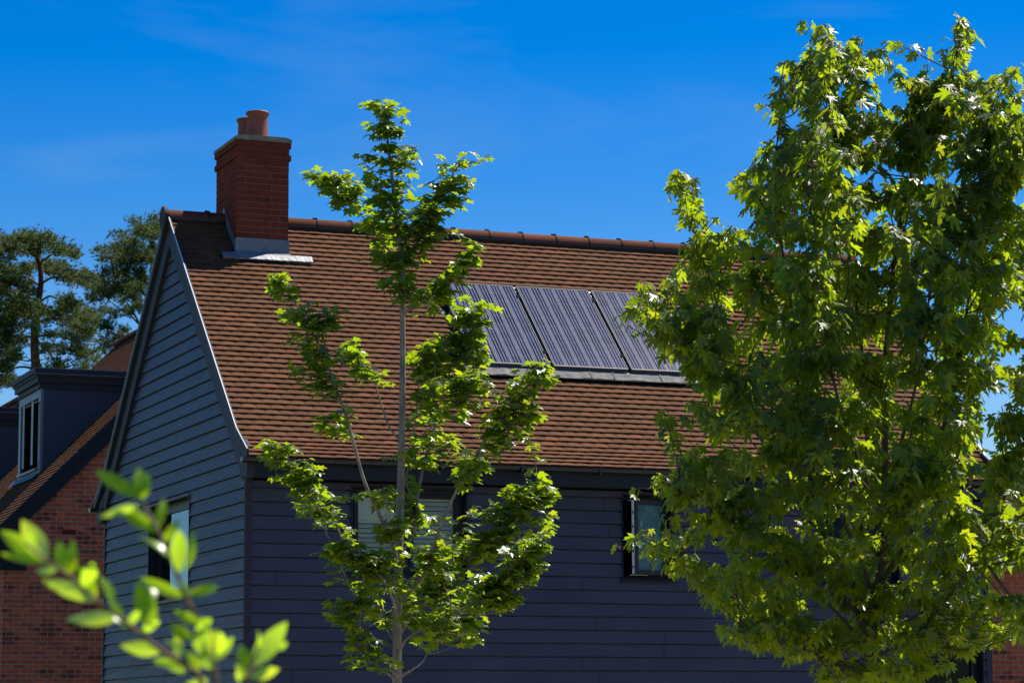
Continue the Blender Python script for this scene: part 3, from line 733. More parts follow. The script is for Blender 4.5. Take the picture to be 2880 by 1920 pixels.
# ================================================================== brick houses with dormers (same row)
def row_house(label, Y0, Y1, dormers, zoff=0, seed=1, detail=2):
    h = thing('brick_house', label, 'house', (5.3, Y0, 0), 'brick houses in the row behind')
    xe, xr = .50, 5.32; T = .99; zp = lambda x: 4.679+T*x; zr_ = zp(xr)
    xR = 2*xr-xe
    wl = MB(); u = lambda p: (p[0], p[2])
    for yy, rev in ((Y0, 0), (Y1, 1)):
        q = [(xe, yy, 0), (xR, yy, 0), (xR, yy, zp(xe)-.1), (xr, yy, zr_-.1), (xe, yy, zp(xe)-.1)]
        if rev: q = q[::-1]
        wl.face(q, [u(p) for p in q])
    for xx, rev in ((xe, 1), (xR, 0)):
        q = [(xx, Y0, 0), (xx, Y1, 0), (xx, Y1, zp(xe)-.1), (xx, Y0, zp(xe)-.1)]
        if rev: q = q[::-1]
        wl.face(q, [(p[1]+.11, p[2]) for p in q])
    wl.build('wall', M['brick'], h)
    ca_, sa_2 = math.cos(math.atan(T)), math.sin(math.atan(T))
    def sL(u_, v, hh): return Vector((xe-.35+ca_*v-sa_2*hh, Y1+.12-u_, zp(xe-.35)+sa_2*v+ca_*hh-.02))
    def sR(u_, v, hh): p = sL(u_, v, hh); return Vector((2*xr-p.x, p.y, p.z))
    SLn = (xr-xe+.35)/ca_; nc = math.ceil(SLn/.1-.35)
    tot = Y1-Y0+.24
    def clipL(a, b, v):
        xx = xe-.35+ca_*(v+.05)
        for d in dormers:
            xf_, ya, yb, ztop = d
            ua, ub = Y1+.12-yb, Y1+.12-ya
            if xx > xf_-.02 and zp(xx) < ztop-.1:
                out = []
                if a < ua: out.append((a, min(b, ua)))
                if b > ub: out.append((max(a, ub), b))
                return out
        return [(a, b)]
    r1 = MB(); roof_slope(r1, sL, 0, tot, nc, .1, .167, seg=2, seed=seed, clip=clipL, t=.0160, camber=.003); r1.build('roof', M['tile'], h)
    r2 = MB(); roof_slope(r2, sR, 0, tot, nc, .1, .5, seg=1, seed=seed+1); r2.build('rear_roof', M['tile'], h)
    ul = MB()
    for f_ in (sL, sR): ul.face([f_(.02, 0, -.004), f_(tot-.02, 0, -.004), f_(tot-.02, SLn, -.004), f_(.02, SLn, -.004)])
    ul.build('roof_underlay', M['void'], h)
    rg = MB(); y = Y0-.12; 
    while y < Y1+.1:
        e = min(y+.45, Y1+.12); rv = random.random()
        pr = [(xr+.125*math.cos(a), zr_-.03+.125*math.sin(a)) for a in [math.pi*i/8 for i in range(9)]]
        for k in range(8): rg.face([(pr[k][0], y+.004, pr[k][1]), (pr[k][0], e-.004, pr[k][1]), (pr[k+1][0], e-.004, pr[k+1][1]), (pr[k+1][0], y+.004, pr[k+1][1])], None, rv, 0, True)
        y = e
    rg.build('ridge_tiles', M['ridge'], h)
    # bargeboards
    for yy, sg in ((Y0, -1), (Y1, 1)):
        b = MB()
        for mir in (0, 1):
            f = (lambda x, z: (x, z)) if not mir else (lambda x, z: (2*xr-x, z))
            xa = xe-.40
            for (o0, o1, d0, d1) in ((-.005, .13, .0, .115), (.1305, .36, .0, .09)):
                pl = [f(xa, zp(xa)-o0), f(xr-.0005, zr_-o0), f(xr-.0005, zr_-o1), f(xa, zp(xa)-o1)]
                a_, b_ = sorted((yy+sg*d0, yy+sg*d1)); b.prism(pl, 'y', a_, b_)
            ex = xe-.40; pl = [f(ex, zp(ex)-.361), f(ex+.75, zp(ex+.75)-.361), f(ex+.75, zp(ex)-.42), f(ex, zp(ex)-.42)]
            a_, b_ = sorted((yy+sg*.001, yy+sg*.085)); b.prism(pl, 'y', a_, b_)
        # board joint cover
            xj = 1.53; pl = [f(xj, zp(xj)-.14), f(xj+.05, zp(xj+.05)-.14), f(xj+.17, zp(xj+.05)-.26), f(xj+.12, zp(xj)-.26)]
            a_, b_ = sorted((yy+sg*.0901, yy+sg*.094)); b.prism(pl, 'y', a_, b_)
        b.build('bargeboard', M['dark'], h)
    gm = MB()
    for mir in (0, 1):
        xg = xe-.42 if not mir else 2*xr-xe+.42
        gm.tube([(xg, Y0-.1, zp(xe-.42)-.09), (xg, Y1+.1, zp(xe-.42)-.09)], .055, 8); gm.cut()
    gm.build_all('gutter', M['gutter'], h)
    vt = MB(); vt.box((1.44, Y0-.006, 4.965), (1.665, Y0-.001, 5.04))
    for k in range(6): vt.box((1.45, Y0-.010, 4.972+k*.011), (1.655, Y0-.0065, 4.978+k*.011))
    vt.build('air_vent', M['cbrick'], h)
    for d in dormers:
        xf_, ya, yb, ztop = d; wz = ztop-.33
        xb = (wz-4.679)/T+.35
        db = MB(); P_ = lambda u_, z, dd: Vector((xf_+dd, u_, z))
        zf = zp(xf_)-.10; op = (ya+.17, yb-.17, 6.24, 7.46)
        xin = lambda x: x
        for yy in (ya, yb):
            q = [(xf_, yy, zf), (xb, yy, zp(xb)-.1), (xb, yy, wz), (xf_, yy, wz)]
            db.face(q if yy == ya else q[::-1])
        db.box((xf_+.02, ya+.003, zf), (xf_+.06, ya+.16, wz)); db.box((xf_+.02, yb-.16, zf), (xf_+.06, yb-.003, wz)); db.box((xf_+.02, ya+.1, wz-.1), (xb, yb-.1, wz-.01))
        do = db.build('dormer', M['render'], h)
        ff = MB()
        for (a, b_, c, e) in ((ya-.004, op[0], zf, wz), (op[1], yb+.004, zf, wz), (op[0], op[1], zf, op[2]), (op[0], op[1], op[3], wz)):
            bar3(ff, P_, a, b_, c, e, -.012, .035)
        ff.build('dormer_front', M['frameg'], do)
        cpx = MB()                                                  # stepped cornice and flat roof
        for (z0_, z1_, pr) in ((wz, wz+.06, .05), (wz+.0601, wz+.10, .03), (wz+.1001, wz+.20, .085), (wz+.2001, wz+.245, .115), (wz+.2451, wz+.33, .15)):
            cpx.box((xf_-pr, ya-pr*.9, z0_), (xb+.25, yb+pr*.9, z1_))
        cpx.build('cornice', M['trim'], do)
        ed = MB(); ed.box((xf_-.155, ya-.140, ztop+.0005), (xb+.3, yb+.140, ztop+.012)); ed.build('lead_roof', M['lead'], do)
        lp = MB(); lp.box((xf_-.156, ya-.142, wz+.236), (xb+.2, ya-.104, wz+.2465)); lp.build('drip_edge', M['lead'], do)
        sa2 = MB(); frame_rect(sa2, P_, op[0]+.001, op[1]-.001, op[2]+.001, op[3]-.001, .045, .03, .085)
        my = (op[0]+op[1])/2; bar3(sa2, P_, my-.03, my+.03, op[2]+.046, op[3]-.046, .0315, .084)
        so_ = sa2.build('window_frame', M['frame'], do)
        for (hy_, sgn) in ((my+.03, 1), (op[0]+.045, 1)):               # casements opened outwards
            wS = (op[1]-op[0])/2-.085; t2 = R(13)
            PW = lambda u_, z, dd, hy_=hy_: Vector((xf_+.02-(wS-u_)*math.sin(t2)+dd*math.cos(t2), hy_+wS-(wS-u_)*math.cos(t2)-dd*math.sin(t2)*1, z))
            cs = MB(); frame_rect(cs, PW, 0, wS, op[2]+.05, op[3]-.05, .042, 0, .045); cs.build('casement', M['frame'], do)
            pg = MB(); pg.face([PW(.04, op[2]+.09, .02), PW(wS-.04, op[2]+.09, .02), PW(wS-.04, op[3]-.09, .02), PW(.04, op[3]-.09, .02)]); pg.build('pane', M['glass'], do)
            es = MB(); bar3(es, PW, -.005, -.0005, op[2]+.06, op[3]-.06, .008, .038); es.build('casement_seal', M['white'], do)
        sl2 = MB(); bar3(sl2, P_, op[0]-.05, op[1]+.05, op[2]-.035, op[2]-.001, -.07, .03); sl2.build('sill', M['frameg'], do)
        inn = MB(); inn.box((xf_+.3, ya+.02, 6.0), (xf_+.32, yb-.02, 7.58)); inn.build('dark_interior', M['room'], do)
        fa = MB()                                                       # lead apron under the dormer front
        nrm = Vector((-sa_2, 0, ca_))
        A_ = [Vector((xf_-.13, y_, zp(xf_-.13)))+nrm*.045 for y_ in (ya-.15, yb+.15)]; B_ = [Vector((xf_-.013, y_, zp(xf_)-.01))+nrm*.05 for y_ in (yb+.15, ya-.15)]
        fa.face(A_+B_); fa.build('lead_apron', M['lead'], do)
    return h
row_house('red brick house with grey box dormers left of the weatherboarded house', 15.8, 28.5, [(1.475, 17.77, 19.60, 7.93), (1.475, 23.15, 24.98, 7.87)], seed=31)
row_house('far house of the row, only its tiled ridge showing past the dormers', 37.8, 41.07, [], seed=41)

# house at the right edge
h3 = thing('brick_cottage', 'low red brick building half hidden behind the tree at the right edge', 'house', (16, 7.6, 0))
wl = MB(); x0, x1, y0, y1 = 11.2, 22, 7.6, 13; ev = 4.35
for q in ([(x0, y0, 0), (x1, y0, 0), (x1, y0, ev), (x0, y0, ev)], [(x1, y1, 0), (x0, y1, 0), (x0, y1, ev), (x1, y1, ev)]): wl.face(q, [(p[0], p[2]) for p in q])
for q in ([(x0, y1, 0), (x0, y0, 0), (x0, y0, ev), (x0, (y0+y1)/2, 5.5), (x0, y1, ev)], [(x1, y0, 0), (x1, y1, 0), (x1, y1, ev), (x1, (y0+y1)/2, 5.5), (x1, y0, ev)]): wl.face(q, [(p[1], p[2]) for p in q])
wl.build('wall', M['brick'], h3)
al = math.atan2(1.2, 2.7+.2)
s3 = lambda u_, v, hh: Vector((x0-.1+u_, y0-.2+math.cos(al)*v-math.sin(al)*hh, ev-.02+math.sin(al)*v+math.cos(al)*hh))
s4 = lambda u_, v, hh: Vector((x0-.1+u_, y1+.2-math.cos(al)*v+math.sin(al)*hh, ev-.02+math.sin(al)*v+math.cos(al)*hh))
for nm, f_ in (('roof', s3), ('rear_roof', s4)):
    r_ = MB(); roof_slope(r_, f_, 0, x1-x0+.2, 31, .1, .167, seg=2 if nm == 'roof' else 1, seed=77); r_.build(nm, M['tile'], h3)
fb = MB(); fb.box((x0-.1, y0-.22, ev-.18), (x1+.1, y0-.195, ev-.005)); fb.box((x0-.1, y0-.19, ev-.18), (x1+.1, y0, ev-.165)); fb.build('fascia', M['verge'], h3)

# ================================================================== TREES
def spline(pts, n=6):
    P = [Vector(p) for p in pts]; out = []
    P2 = [P[0]*2-P[1]]+P+[P[-1]*2-P[-2]]
    for i in range(1, len(P2)-2):
        a, b, c, d = P2[i-1:i+3]
        for k in range(n):
            t = k/n; out.append(.5*((2*b)+(c-a)*t+(2*a-5*b+4*c-d)*t*t+(3*b-a-3*c+d)*t*t*t))
    out.append(P[-1]); return out
def polar(spec):
    pts = [(a, r) for a, r in spec]; left = [(-a, r) for a, r in reversed(spec) if 0 < a < 180]
    full = pts+left
    return np.array([(math.sin(R(a))*r, math.cos(R(a))*r) for a, r in full])
NORWAY = polar([(0, 1), (6, .84), (11, .83), (14, .70), (24, .52), (31, .66), (37, .70), (44, .93), (49, .76), (57, .78), (62, .60), (76, .46), (84, .54), (99, .70), (108, .52), (124, .50), (142, .30), (180, .06)])
SILVER = polar([(0, 1.08), (5, .84), (11, .90), (13, .70), (19, .62), (25, .36), (31, .58), (34, .72), (41, .96), (46, .76), (54, .76), (58, .56), (70, .30), (80, .44), (93, .60), (104, .44), (125, .34), (150, .16), (180, .04)])
def leaves(name, outline, pos, axis, nrm, size, mat, parent, fold=.18, droop=.22, rnd=None):
    """pos, axis, nrm: arrays (n,3); one folded, curved blade per row"""
    n = len(pos); k = len(outline)
    pos = np.array(pos); ax = np.array(axis); ax /= np.linalg.norm(ax, axis=1)[:, None]+1e-9
    nr = np.array(nrm); nr = nr-ax*(nr*ax).sum(1)[:, None]; nr /= np.linalg.norm(nr, axis=1)[:, None]+1e-9
    sd = np.cross(ax, nr); size = np.array(size)[:, None]
    base = np.zeros((1, 2)); o_ = np.vstack([base+[0, .02], outline])
    jit = rng.normal(0, .035, (n, k+1, 2)); jit[:, 0] = 0
    pl = o_[None]*(1+jit)
    rr2 = (pl**2).sum(2)
    fo = rng.uniform(-.5, 1.4, (n, 1))*fold; dr = rng.uniform(.1, 1.7, (n, 1))*droop
    h = np.abs(pl[..., 0])*fo-rr2*dr+rng.normal(0, .03, (n, k+1)); h[:, 0] = 0
    V = pos[:, None]+size[:, None]*(sd[:, None]*pl[..., 0:1]+ax[:, None]*pl[..., 1:2]+nr[:, None]*h[..., None])
    V = V.reshape(-1, 3)
    idx = np.arange(1, k+1); nx = np.roll(idx, -1)
    tri = np.stack([np.zeros(k, int), nx, idx], 1)
    Fc = (tri[None]+(np.arange(n)*(k+1))[:, None, None]).reshape(-1, 3)
    me = bpy.data.meshes.new(name); me.vertices.add(len(V)); me.vertices.foreach_set('co', V.astype(np.float32).ravel())
    me.loops.add(Fc.size); me.loops.foreach_set('vertex_index', Fc.astype(np.int32).ravel())
    me.polygons.add(len(Fc)); me.polygons.foreach_set('loop_start', np.arange(0, Fc.size, 3, dtype=np.int32))
    me.update(calc_edges=True); me.validate()
    rv = np.repeat(rng.random(n) if rnd is None else rnd, k)
    a_ = me.attributes.new('rnd', 'FLOAT', 'FACE'); a_.data.foreach_set('value', rv.astype(np.float32))
    me.polygons.foreach_set('use_smooth', np.ones(len(Fc), bool))
    me.materials.append(mat); ob = bpy.data.objects.new(name, me); COL.objects.link(ob)
    if parent: ob.parent = parent; ob.matrix_parent_inverse = Matrix.Translation(-world_loc(parent))
    return ob

K = 2880/2352
def ov(x, y, w): return at(x*K, y*K, w)

# ---- young Norway maple in front of the house
WM = 24.6
mb_ = at(1118, 1900, WM)
maple = thing('maple_tree', 'slender young maple with lobed leaves in front of the house wall', 'tree', (mb_.x, mb_.y, 0), 'maple trees in front of the house')
tk = MB()
tp = [(mb_.x-.02, mb_.y, 0), (mb_.x-.01, mb_.y, 1.2), at(1117, 1915, WM), at(1119, 1700, WM), at(1125, 1450, WM), at(1129, 1280, WM), at(1132, 1050, WM), at(1131, 800, WM), at(1127, 715, WM), at(1112, 600, WM), at(1104, 515, WM), at(1096, 440, WM), at(1086, 365, WM), at(1078, 315, WM), at(1072, 292, WM)]
sp_ = spline(tp, 5); L_ = len(sp_)
trad = [max(.004, .052*(1-(i/L_)**.9)**.9*(.62+.38*(1-i/L_))+.003) for i in range(L_)]
tk.tube(sp_, trad, 10)
for kz in (14, 17, 21, 24): tk.tube([sp_[kz]-Vector((0, 0, .012)), sp_[kz], sp_[kz]+Vector((0, 0, .012))], [trad[kz]*1.0, trad[kz]*1.28, trad[kz]*1.0], 10)
tk.build('trunk', M['bark'], maple)
LIMBS = [
 ([(1112,1910,0),(1043,1851,-.25),(1016,1776,-.35),(1000,1685,-.4),(973,1621,-.45),(941,1557,-.5),(925,1514,-.5),(890,1440,-.5)], .011),
 ([(1112,1912,0),(1155,1883,.2),(1185,1862,.3),(1206,1830,.4),(1250,1760,.5),(1300,1700,.55)], .014),
 ([(1110,1805,0),(1086,1755,.15),(1072,1701,.2),(1000,1562,.3),(968,1519,.3),(930,1450,.35),(893,1401,.4),(840,1330,.4),(760,1270,.45)], .014),
 ([(1122,1590,0),(1096,1514,-.2),(1075,1466,-.3),(1048,1407,-.4),(1021,1342,-.45),(992,1235,-.5),(968,1155,-.55),(941,1080,-.6),(905,990,-.6),(860,900,-.6),(800,810,-.6),(755,775,-.6)], .020),
 ([(1131,1245,0),(1096,1203,.2),(1075,1144,.25),(1059,1091,.3),(1040,1040,.3),(1010,990,.3)], .010),
 ([(1124,1560,0),(1160,1500,.3),(1177,1380,.45),(1198,1283,.5),(1214,1230,.55),(1241,1134,.6),(1270,1030,.6),(1310,930,.6),(1340,860,.6)], .017),
 ([(1120,1700,0),(1190,1620,-.2),(1214,1562,-.3),(1236,1487,-.35),(1273,1401,-.4),(1316,1316,-.5),(1386,1208,-.6),(1450,1130,-.65),(1500,1060,-.7)], .021),
 ([(1119,1790,0),(1161,1723,.15),(1236,1642,.3),(1343,1546,.4),(1418,1487,.5),(1490,1400,.55),(1550,1340,.55)], .018),
 ([(1130,1285,0),(1160,1245,-.2),(1193,1219,-.35),(1260,1150,-.45),(1300,1100,-.5)], .010),
 ([(1133,905,0),(1140,880,-.1),(1178,858,-.25),(1230,820,-.35),(1290,760,-.4),(1330,700,-.4)], .012),
 ([(1128,735,0),(1118,729,.05),(1073,681,.2),(1041,639,.3),(1006,591,.35),(960,540,.4),(900,495,.4)], .011),
 ([(1130,738,0),(1150,715,.05),(1185,665,.1),(1213,614,.15),(1236,563,.2),(1277,483,.2),(1305,455,.2)], .011),
 ([(1119,1840,0),(1150,1790,-.3),(1240,1740,-.45),(1330,1690,-.5),(1400,1640,-.5),(1480,1590,-.5)], .012),
 ([(1120,1740,0),(1090,1650,-.3),(1050,1600,-.45),(1010,1570,-.5),(960,1540,-.5)], .010),
 ([(1128,1400,0),(1150,1300,.2),(1170,1180,.3),(1180,1060,.35),(1200,980,.4)], .010),
]
limbpts = []
for pts, r_ in LIMBS:
    P_ = spline([at(x, y, WM+d) for x, y, d in pts], 5); l = len(P_)
    b = MB(); b.tube(P_, [max(.0035, r_*(1-.75*i/l)) for i in range(l)], 7); b.build('branch', M['bark'], maple)
    limbpts += [p for p in P_[4:]]
limbpts += [p for p in sp_[int(L_*.55):]]
LP = np.array([tuple(p) for p in limbpts])
S = lambda lst: [(x*K, y*K, a*K, b*K) for x, y, a, b in lst]
BL = [(1073,308,38,26),(1079,336,40,30),(1057,371,30,16),(1130,371,40,22),(1156,419,42,28),(1028,438,34,22),(1080,403,34,26),(1130,450,28,22),(1057,490,34,22),(1130,483,24,12),(1020,452,16,10),
 (930,500,60,32),(888,490,24,22),(978,530,46,36),(946,556,28,22),(1000,579,26,24),(1025,520,30,20),(895,520,20,16),
 (1296,464,34,22),(1264,508,54,30),(1312,515,28,24),(1232,547,32,22),(1306,566,30,16),(1261,569,22,14),
 (1098,563,76,28),(1121,604,92,36),(1185,579,46,34),(1073,627,46,24),(1169,642,60,30),(1242,652,38,18),(1275,652,18,12),(1130,674,46,30),(1200,684,36,20),(1052,672,16,10),(1067,713,28,14),(1090,750,26,16),(1175,732,26,14)]
BL += S([(622,640,20,20),(638,655,20,18),(668,666,22,14),(692,716,28,20),(765,712,34,16),(725,748,54,24),(695,795,42,26),(735,845,46,24),(800,795,34,26),(828,828,32,22),(862,865,24,18),(718,885,32,14),(760,880,22,12),(670,845,20,16),(742,972,28,24),(775,975,28,14),(720,965,14,12),
 (1092,556,26,14),(1078,585,26,26),(1052,618,36,20),(1018,640,42,20),(998,690,44,36),(900,598,30,22),(905,648,36,20),(948,662,22,14),(925,628,24,16),
 (1085,706,40,24),(1075,745,52,34),(1030,790,60,36),(985,820,44,36),(1085,815,52,40),(960,850,22,30),(1035,870,66,34),(1110,870,34,20),(1050,920,46,24),(975,895,34,28),(955,945,28,28),(1000,950,24,26),(1030,1010,24,24),
 (1215,845,50,24),(1250,870,30,16),(1175,875,20,14),(1190,925,46,24),(1225,945,34,22),(1140,950,44,30),(1180,985,36,24),(1120,985,28,20),(1215,1005,16,10),(1150,1020,34,14),
 (990,1010,30,26),(960,1045,36,28),(1000,1070,24,16),(1060,1060,40,28),(1070,1095,28,20),(1090,1030,24,16),(935,1090,14,10),
 (610,1018,34,16),(655,1030,44,20),(650,1060,36,16),(705,1075,32,28),(685,1105,40,24),(632,1098,18,8),(725,1120,32,24),(705,1155,38,20),(755,1160,32,18),(785,1185,22,14),(790,1235,30,30),(775,1275,20,16),(820,1250,20,18),
 (900,1132,50,24),(955,1145,34,24),(935,1190,40,28),(905,1225,36,24),(975,1190,20,16),
 (1225,1108,52,18),(1165,1130,44,20),(1262,1130,24,18),(1130,1175,50,30),(1220,1165,54,34),(1265,1195,20,30),(1195,1235,60,40),(1250,1250,30,26),(1130,1250,66,38),(1060,1235,50,30),(990,1275,66,34),(890,1280,60,34),(830,1295,44,30),(1080,1320,84,36),(1185,1320,54,32),(1235,1300,26,22),(960,1340,70,40),(865,1345,50,26),(1060,1375,80,34),(1140,1380,60,28),(1190,1375,20,18),(1010,1420,66,30),(940,1400,44,28),(1085,1430,56,28),(1100,1462,30,14),(1035,1455,40,18),(990,1480,14,10),
 (790,1385,44,18),(762,1408,20,10),(805,1415,34,22),(820,1450,30,18),(812,1490,20,14),(840,1525,24,18),(850,1478,20,12),(885,1500,30,14),(855,1395,30,14),(885,1440,24,14)])
def grow(blobs, w0, depthf, area_leaf, cover, lp, leafsize, per=8, droopy=False, seed=1, tubes=None, ptubes=None, out_bias=.5, center=None, shr=12, reach=60, dz=.16):
    rr = random.Random(seed); pos, ax, nr, sz, rn = [], [], [], [], []
    rel = lp-np.array(CAM); dep = rel@np.array(CF); scx = 1440+FPX*(rel@np.array(CR))/dep; scy = 960-FPX*(rel@np.array(CU))/dep
    for (cx, cy, rx, ry) in blobs:
        n = max(3, int(math.pi*rx*ry*cover/area_leaf)); ns_ = max(1, round(n/per))
        for s in range(ns_):
            a = rr.random()*2*math.pi; q = math.sqrt(rr.random())
            ex, ey = cx+max(rx*.4, rx-shr)*q*math.cos(a), cy+max(ry*.4, ry-shr*.6)*q*math.sin(a)
            ds = (scx-ex)**2+((scy-ey)*.8)**2+(scy < ey-20)*9000; near = np.nonzero(ds < reach**2)[0]
            if len(near) == 0: near = np.argsort(ds)[:3]
            dd = dep[near[rr.randrange(len(near))]]-w0+rr.uniform(-1, 1)*dz
            tip = at(ex, ey, w0+dd)
            d2 = ((lp-np.array(tip))**2).sum(1); below = lp[:, 2] > tip.z+.10; d2 = d2+below*.6
            cand = np.argsort(d2)[:6]; root = Vector(lp[cand[rr.randrange(len(cand))]])
            ln = (tip-root).length
            # shoot: bends up towards the tip
            mid = root.lerp(tip, .5)+Vector((rr.uniform(-.06, .06), rr.uniform(-.06, .06), -.10*ln+rr.uniform(-.03, .03)))
            sh_ = spline([root, mid, tip], 5)
            if tubes is not None: tubes.tube([sh_[0]-(sh_[1]-sh_[0])*.3]+sh_[1:], [.0045*(1-.6*i/len(sh_))+.0010 for i in range(len(sh_))], 4, cap=False)
            sml = .80 if rx < 45 and droopy else 1.0
            k = max(2, round(n/ns_)); span = min(.27, .05+.028*k) if droopy else min(.22, .04+.026*k)
            tdir = (sh_[-1]-sh_[-2]).normalized()
            for i in range(k):
                f = i/max(1, k-1); bp = tip-tdir*span*(1-f)*rr.uniform(.75, 1.1) if i < k-1 else tip
                ang = rr.random()*2*math.pi if not i % 2 else ang+math.pi+rr.uniform(-.5, .5)
                rad_ = Vector((math.cos(ang), math.sin(ang), 0))
                if center is not None:
                    oc = Vector((bp.x-center.x, bp.y-center.y, 0)); oc = oc.normalized() if oc.length > .05 else Vector((0, 0, 0)); rad_ = (rad_+oc*out_bias)
                    if rad_.length < .1: rad_ = Vector((1, 0, 0))
                    rad_.normalize()
                pet = leafsize*rr.uniform(.5, .95)*(1.0-.4*f)*(.7 if rx < 45 else 1)
                up = rr.uniform(.0, .6) if not droopy else rr.uniform(-.1, .55)
                lb = bp+(rad_+Vector((0, 0, up))).normalized()*pet
                if ptubes is not None: ptubes.tube([bp, bp.lerp(lb, .55)+Vector((0, 0, .008)), lb], .0011, 3, cap=False)
                if droopy:
                    axd = rad_*rr.uniform(.25, 1.0)+Vector((0, 0, rr.uniform(-1.25, -.25))); nn = rad_*rr.uniform(.2, 1.1)+Vector((rr.gauss(0, .35), rr.gauss(0, .35), rr.uniform(.25, 1.0)))
                else:
                    axd = rad_+Vector((rr.gauss(0, .2), rr.gauss(0, .2), rr.uniform(-.6, .12))); nn = Vector((rr.gauss(0, .36), rr.gauss(0, .36), 1.0))
                pos.append(tuple(lb)); ax.append(tuple(axd)); nr.append(tuple(nn)); sz.append(leafsize*rr.uniform(.62, 1.12)*(1-.22*(f > .9))*sml); rn.append(min(1, rr.random()*.88+(.12 if f > .9 else 0)))
    return pos, ax, nr, sz, rn
twg = MB(); ptm = MB()
cen = at(1120, 1200, WM)
def dm(cx, cy, rr):
    # depth of the limb nearest in the picture, loosened
    return rr.uniform(-.45, .45)*(.35+.65*min(1, abs(cx-1125)/300+(cy > 1250)*.5))
pos, ax, nr, sz, rn = grow(BL, WM, dm, 260, 2.5, LP, .096, per=7, seed=3, tubes=twg, ptubes=ptm, center=cen)
print('maple leaves', len(pos))
leaves('crown', NORWAY, pos, ax, nr, sz, M['leafA'], maple, rnd=np.array(rn))
twg.build('twigs', M['bark'], maple)['kind'] = 'stuff'; ptm.build('leaf_stalks', M['petiole'], maple)['kind'] = 'stuff'

# ---- big silver maple at the right
WS = 18.0
sb = at(2440, 1900, WS)
smt = thing('maple_tree', 'large dense maple with deeply cut leaves filling the right of the view', 'tree', (sb.x, sb.y, 0), 'maple trees in front of the house')
SL_ = [
 ([None, (2440,1915,0),(2450,1800,0),(2470,1650,0),(2488,1500,.05),(2490,1300,.1),(2486,1100,.1),(2500,900,.15),(2520,700,.15),(2560,500,.1),(2620,350,.05),(2680,200,0),(2708,60,0)], .075),
 ([(2445,1850,0),(2430,1700,.2),(2420,1500,.3),(2440,1300,.35),(2430,1050,.35),(2400,800,.3),(2370,600,.3),(2350,400,.2),(2330,250,.2),(2305,90,.2)], .045),
 ([(2450,1800,0),(2350,1600,-.2),(2290,1400,-.3),(2250,1150,-.35),(2230,900,-.35),(2200,700,-.3),(2180,500,-.3),(2200,300,-.3),(2240,190,-.3)], .036),
 ([(2440,1700,0),(2300,1500,.3),(2150,1250,.5),(2060,1000,.55),(2000,800,.6),(1960,680,.6),(1930,560,.6),(1918,490,.6)], .028),
 ([(2445,1820,0),(2250,1620,-.4),(2080,1480,-.6),(1950,1400,-.7),(1870,1360,-.7)], .024),
 ([(2440,1880,0),(2300,1780,.2),(2120,1700,.3),(1980,1640,.35),(1880,1560,.35),(1830,1510,.35)], .020),
 ([(2440,1900,0),(2350,1870,-.3),(2280,1830,-.5),(2180,1800,-.6),(2080,1760,-.6)], .016),
 ([(2470,1700,0),(2330,1380,-.5),(2150,1150,-.7),(1980,1000,-.8),(1880,920,-.85),(1800,860,-.85)], .024),
 ([(2470,1650,0),(2560,1500,-.3),(2640,1250,-.45),(2700,1000,-.5),(2740,700,-.5),(2760,450,-.5),(2790,250,-.5)], .032),
 ([(2455,1780,0),(2600,1720,.2),(2700,1620,.3),(2800,1480,.4),(2880,1300,.45),(2940,1100,.45),(2960,800,.4)], .032),
 ([(2445,1850,0),(2560,1800,-.4),(2650,1700,-.6),(2760,1560,-.8),(2880,1440,-.9)], .024),
 ([(2488,1480,.05),(2380,1200,-.8),(2330,1000,-1.0),(2300,800,-1.0),(2280,600,-.9),(2270,420,-.7)], .022),
 ([(2488,1400,.05),(2560,1150,-.8),(2600,950,-1.0),(2620,750,-.9),(2650,550,-.7)], .022),
 ([(2488,1450,.05),(2420,1350,-.7),(2250,1250,-1.1),(2120,1150,-1.1)], .018),
 ([(2480,1560,0),(2500,1500,-.7),(2560,1400,-1.1),(2650,1300,-1.1)], .018),
 ([(2480,1600,0),(2400,1500,.7),(2330,1300,1.0),(2280,1100,1.0),(2250,850,.9)], .02),
 ([(2480,1600,0),(2560,1450,.8),(2640,1200,1.0),(2700,900,.9),(2720,600,.8)], .02),
 ([(2430,1050,.35),(2300,850,.5),(2200,640,.6),(2120,540,.6),(2080,480,.6)], .014),
]
slp = []
for i, (pts, r_) in enumerate(SL_):
    P0 = [Vector((sb.x, sb.y, 0)), Vector((sb.x, sb.y, 1.0))] if pts[0] is None else []
    P_ = spline(P0+[at(x, y, WS+d) for x, y, d in pts if True] if pts[0] is not None else P0+[at(*q[:2], WS+q[2]) for q in pts[1:]], 5); l = len(P_)
    b = MB(); b.tube(P_, [max(.003, r_*.72*(1-.9*(j/l)**.6)) for j in range(l)], 8); b.build('trunk' if i == 0 else 'branch', M['bark2'], smt)
    slp += P_[(14 if i == 0 else 5):]
SP = np.array([tuple(p) for p in slp])
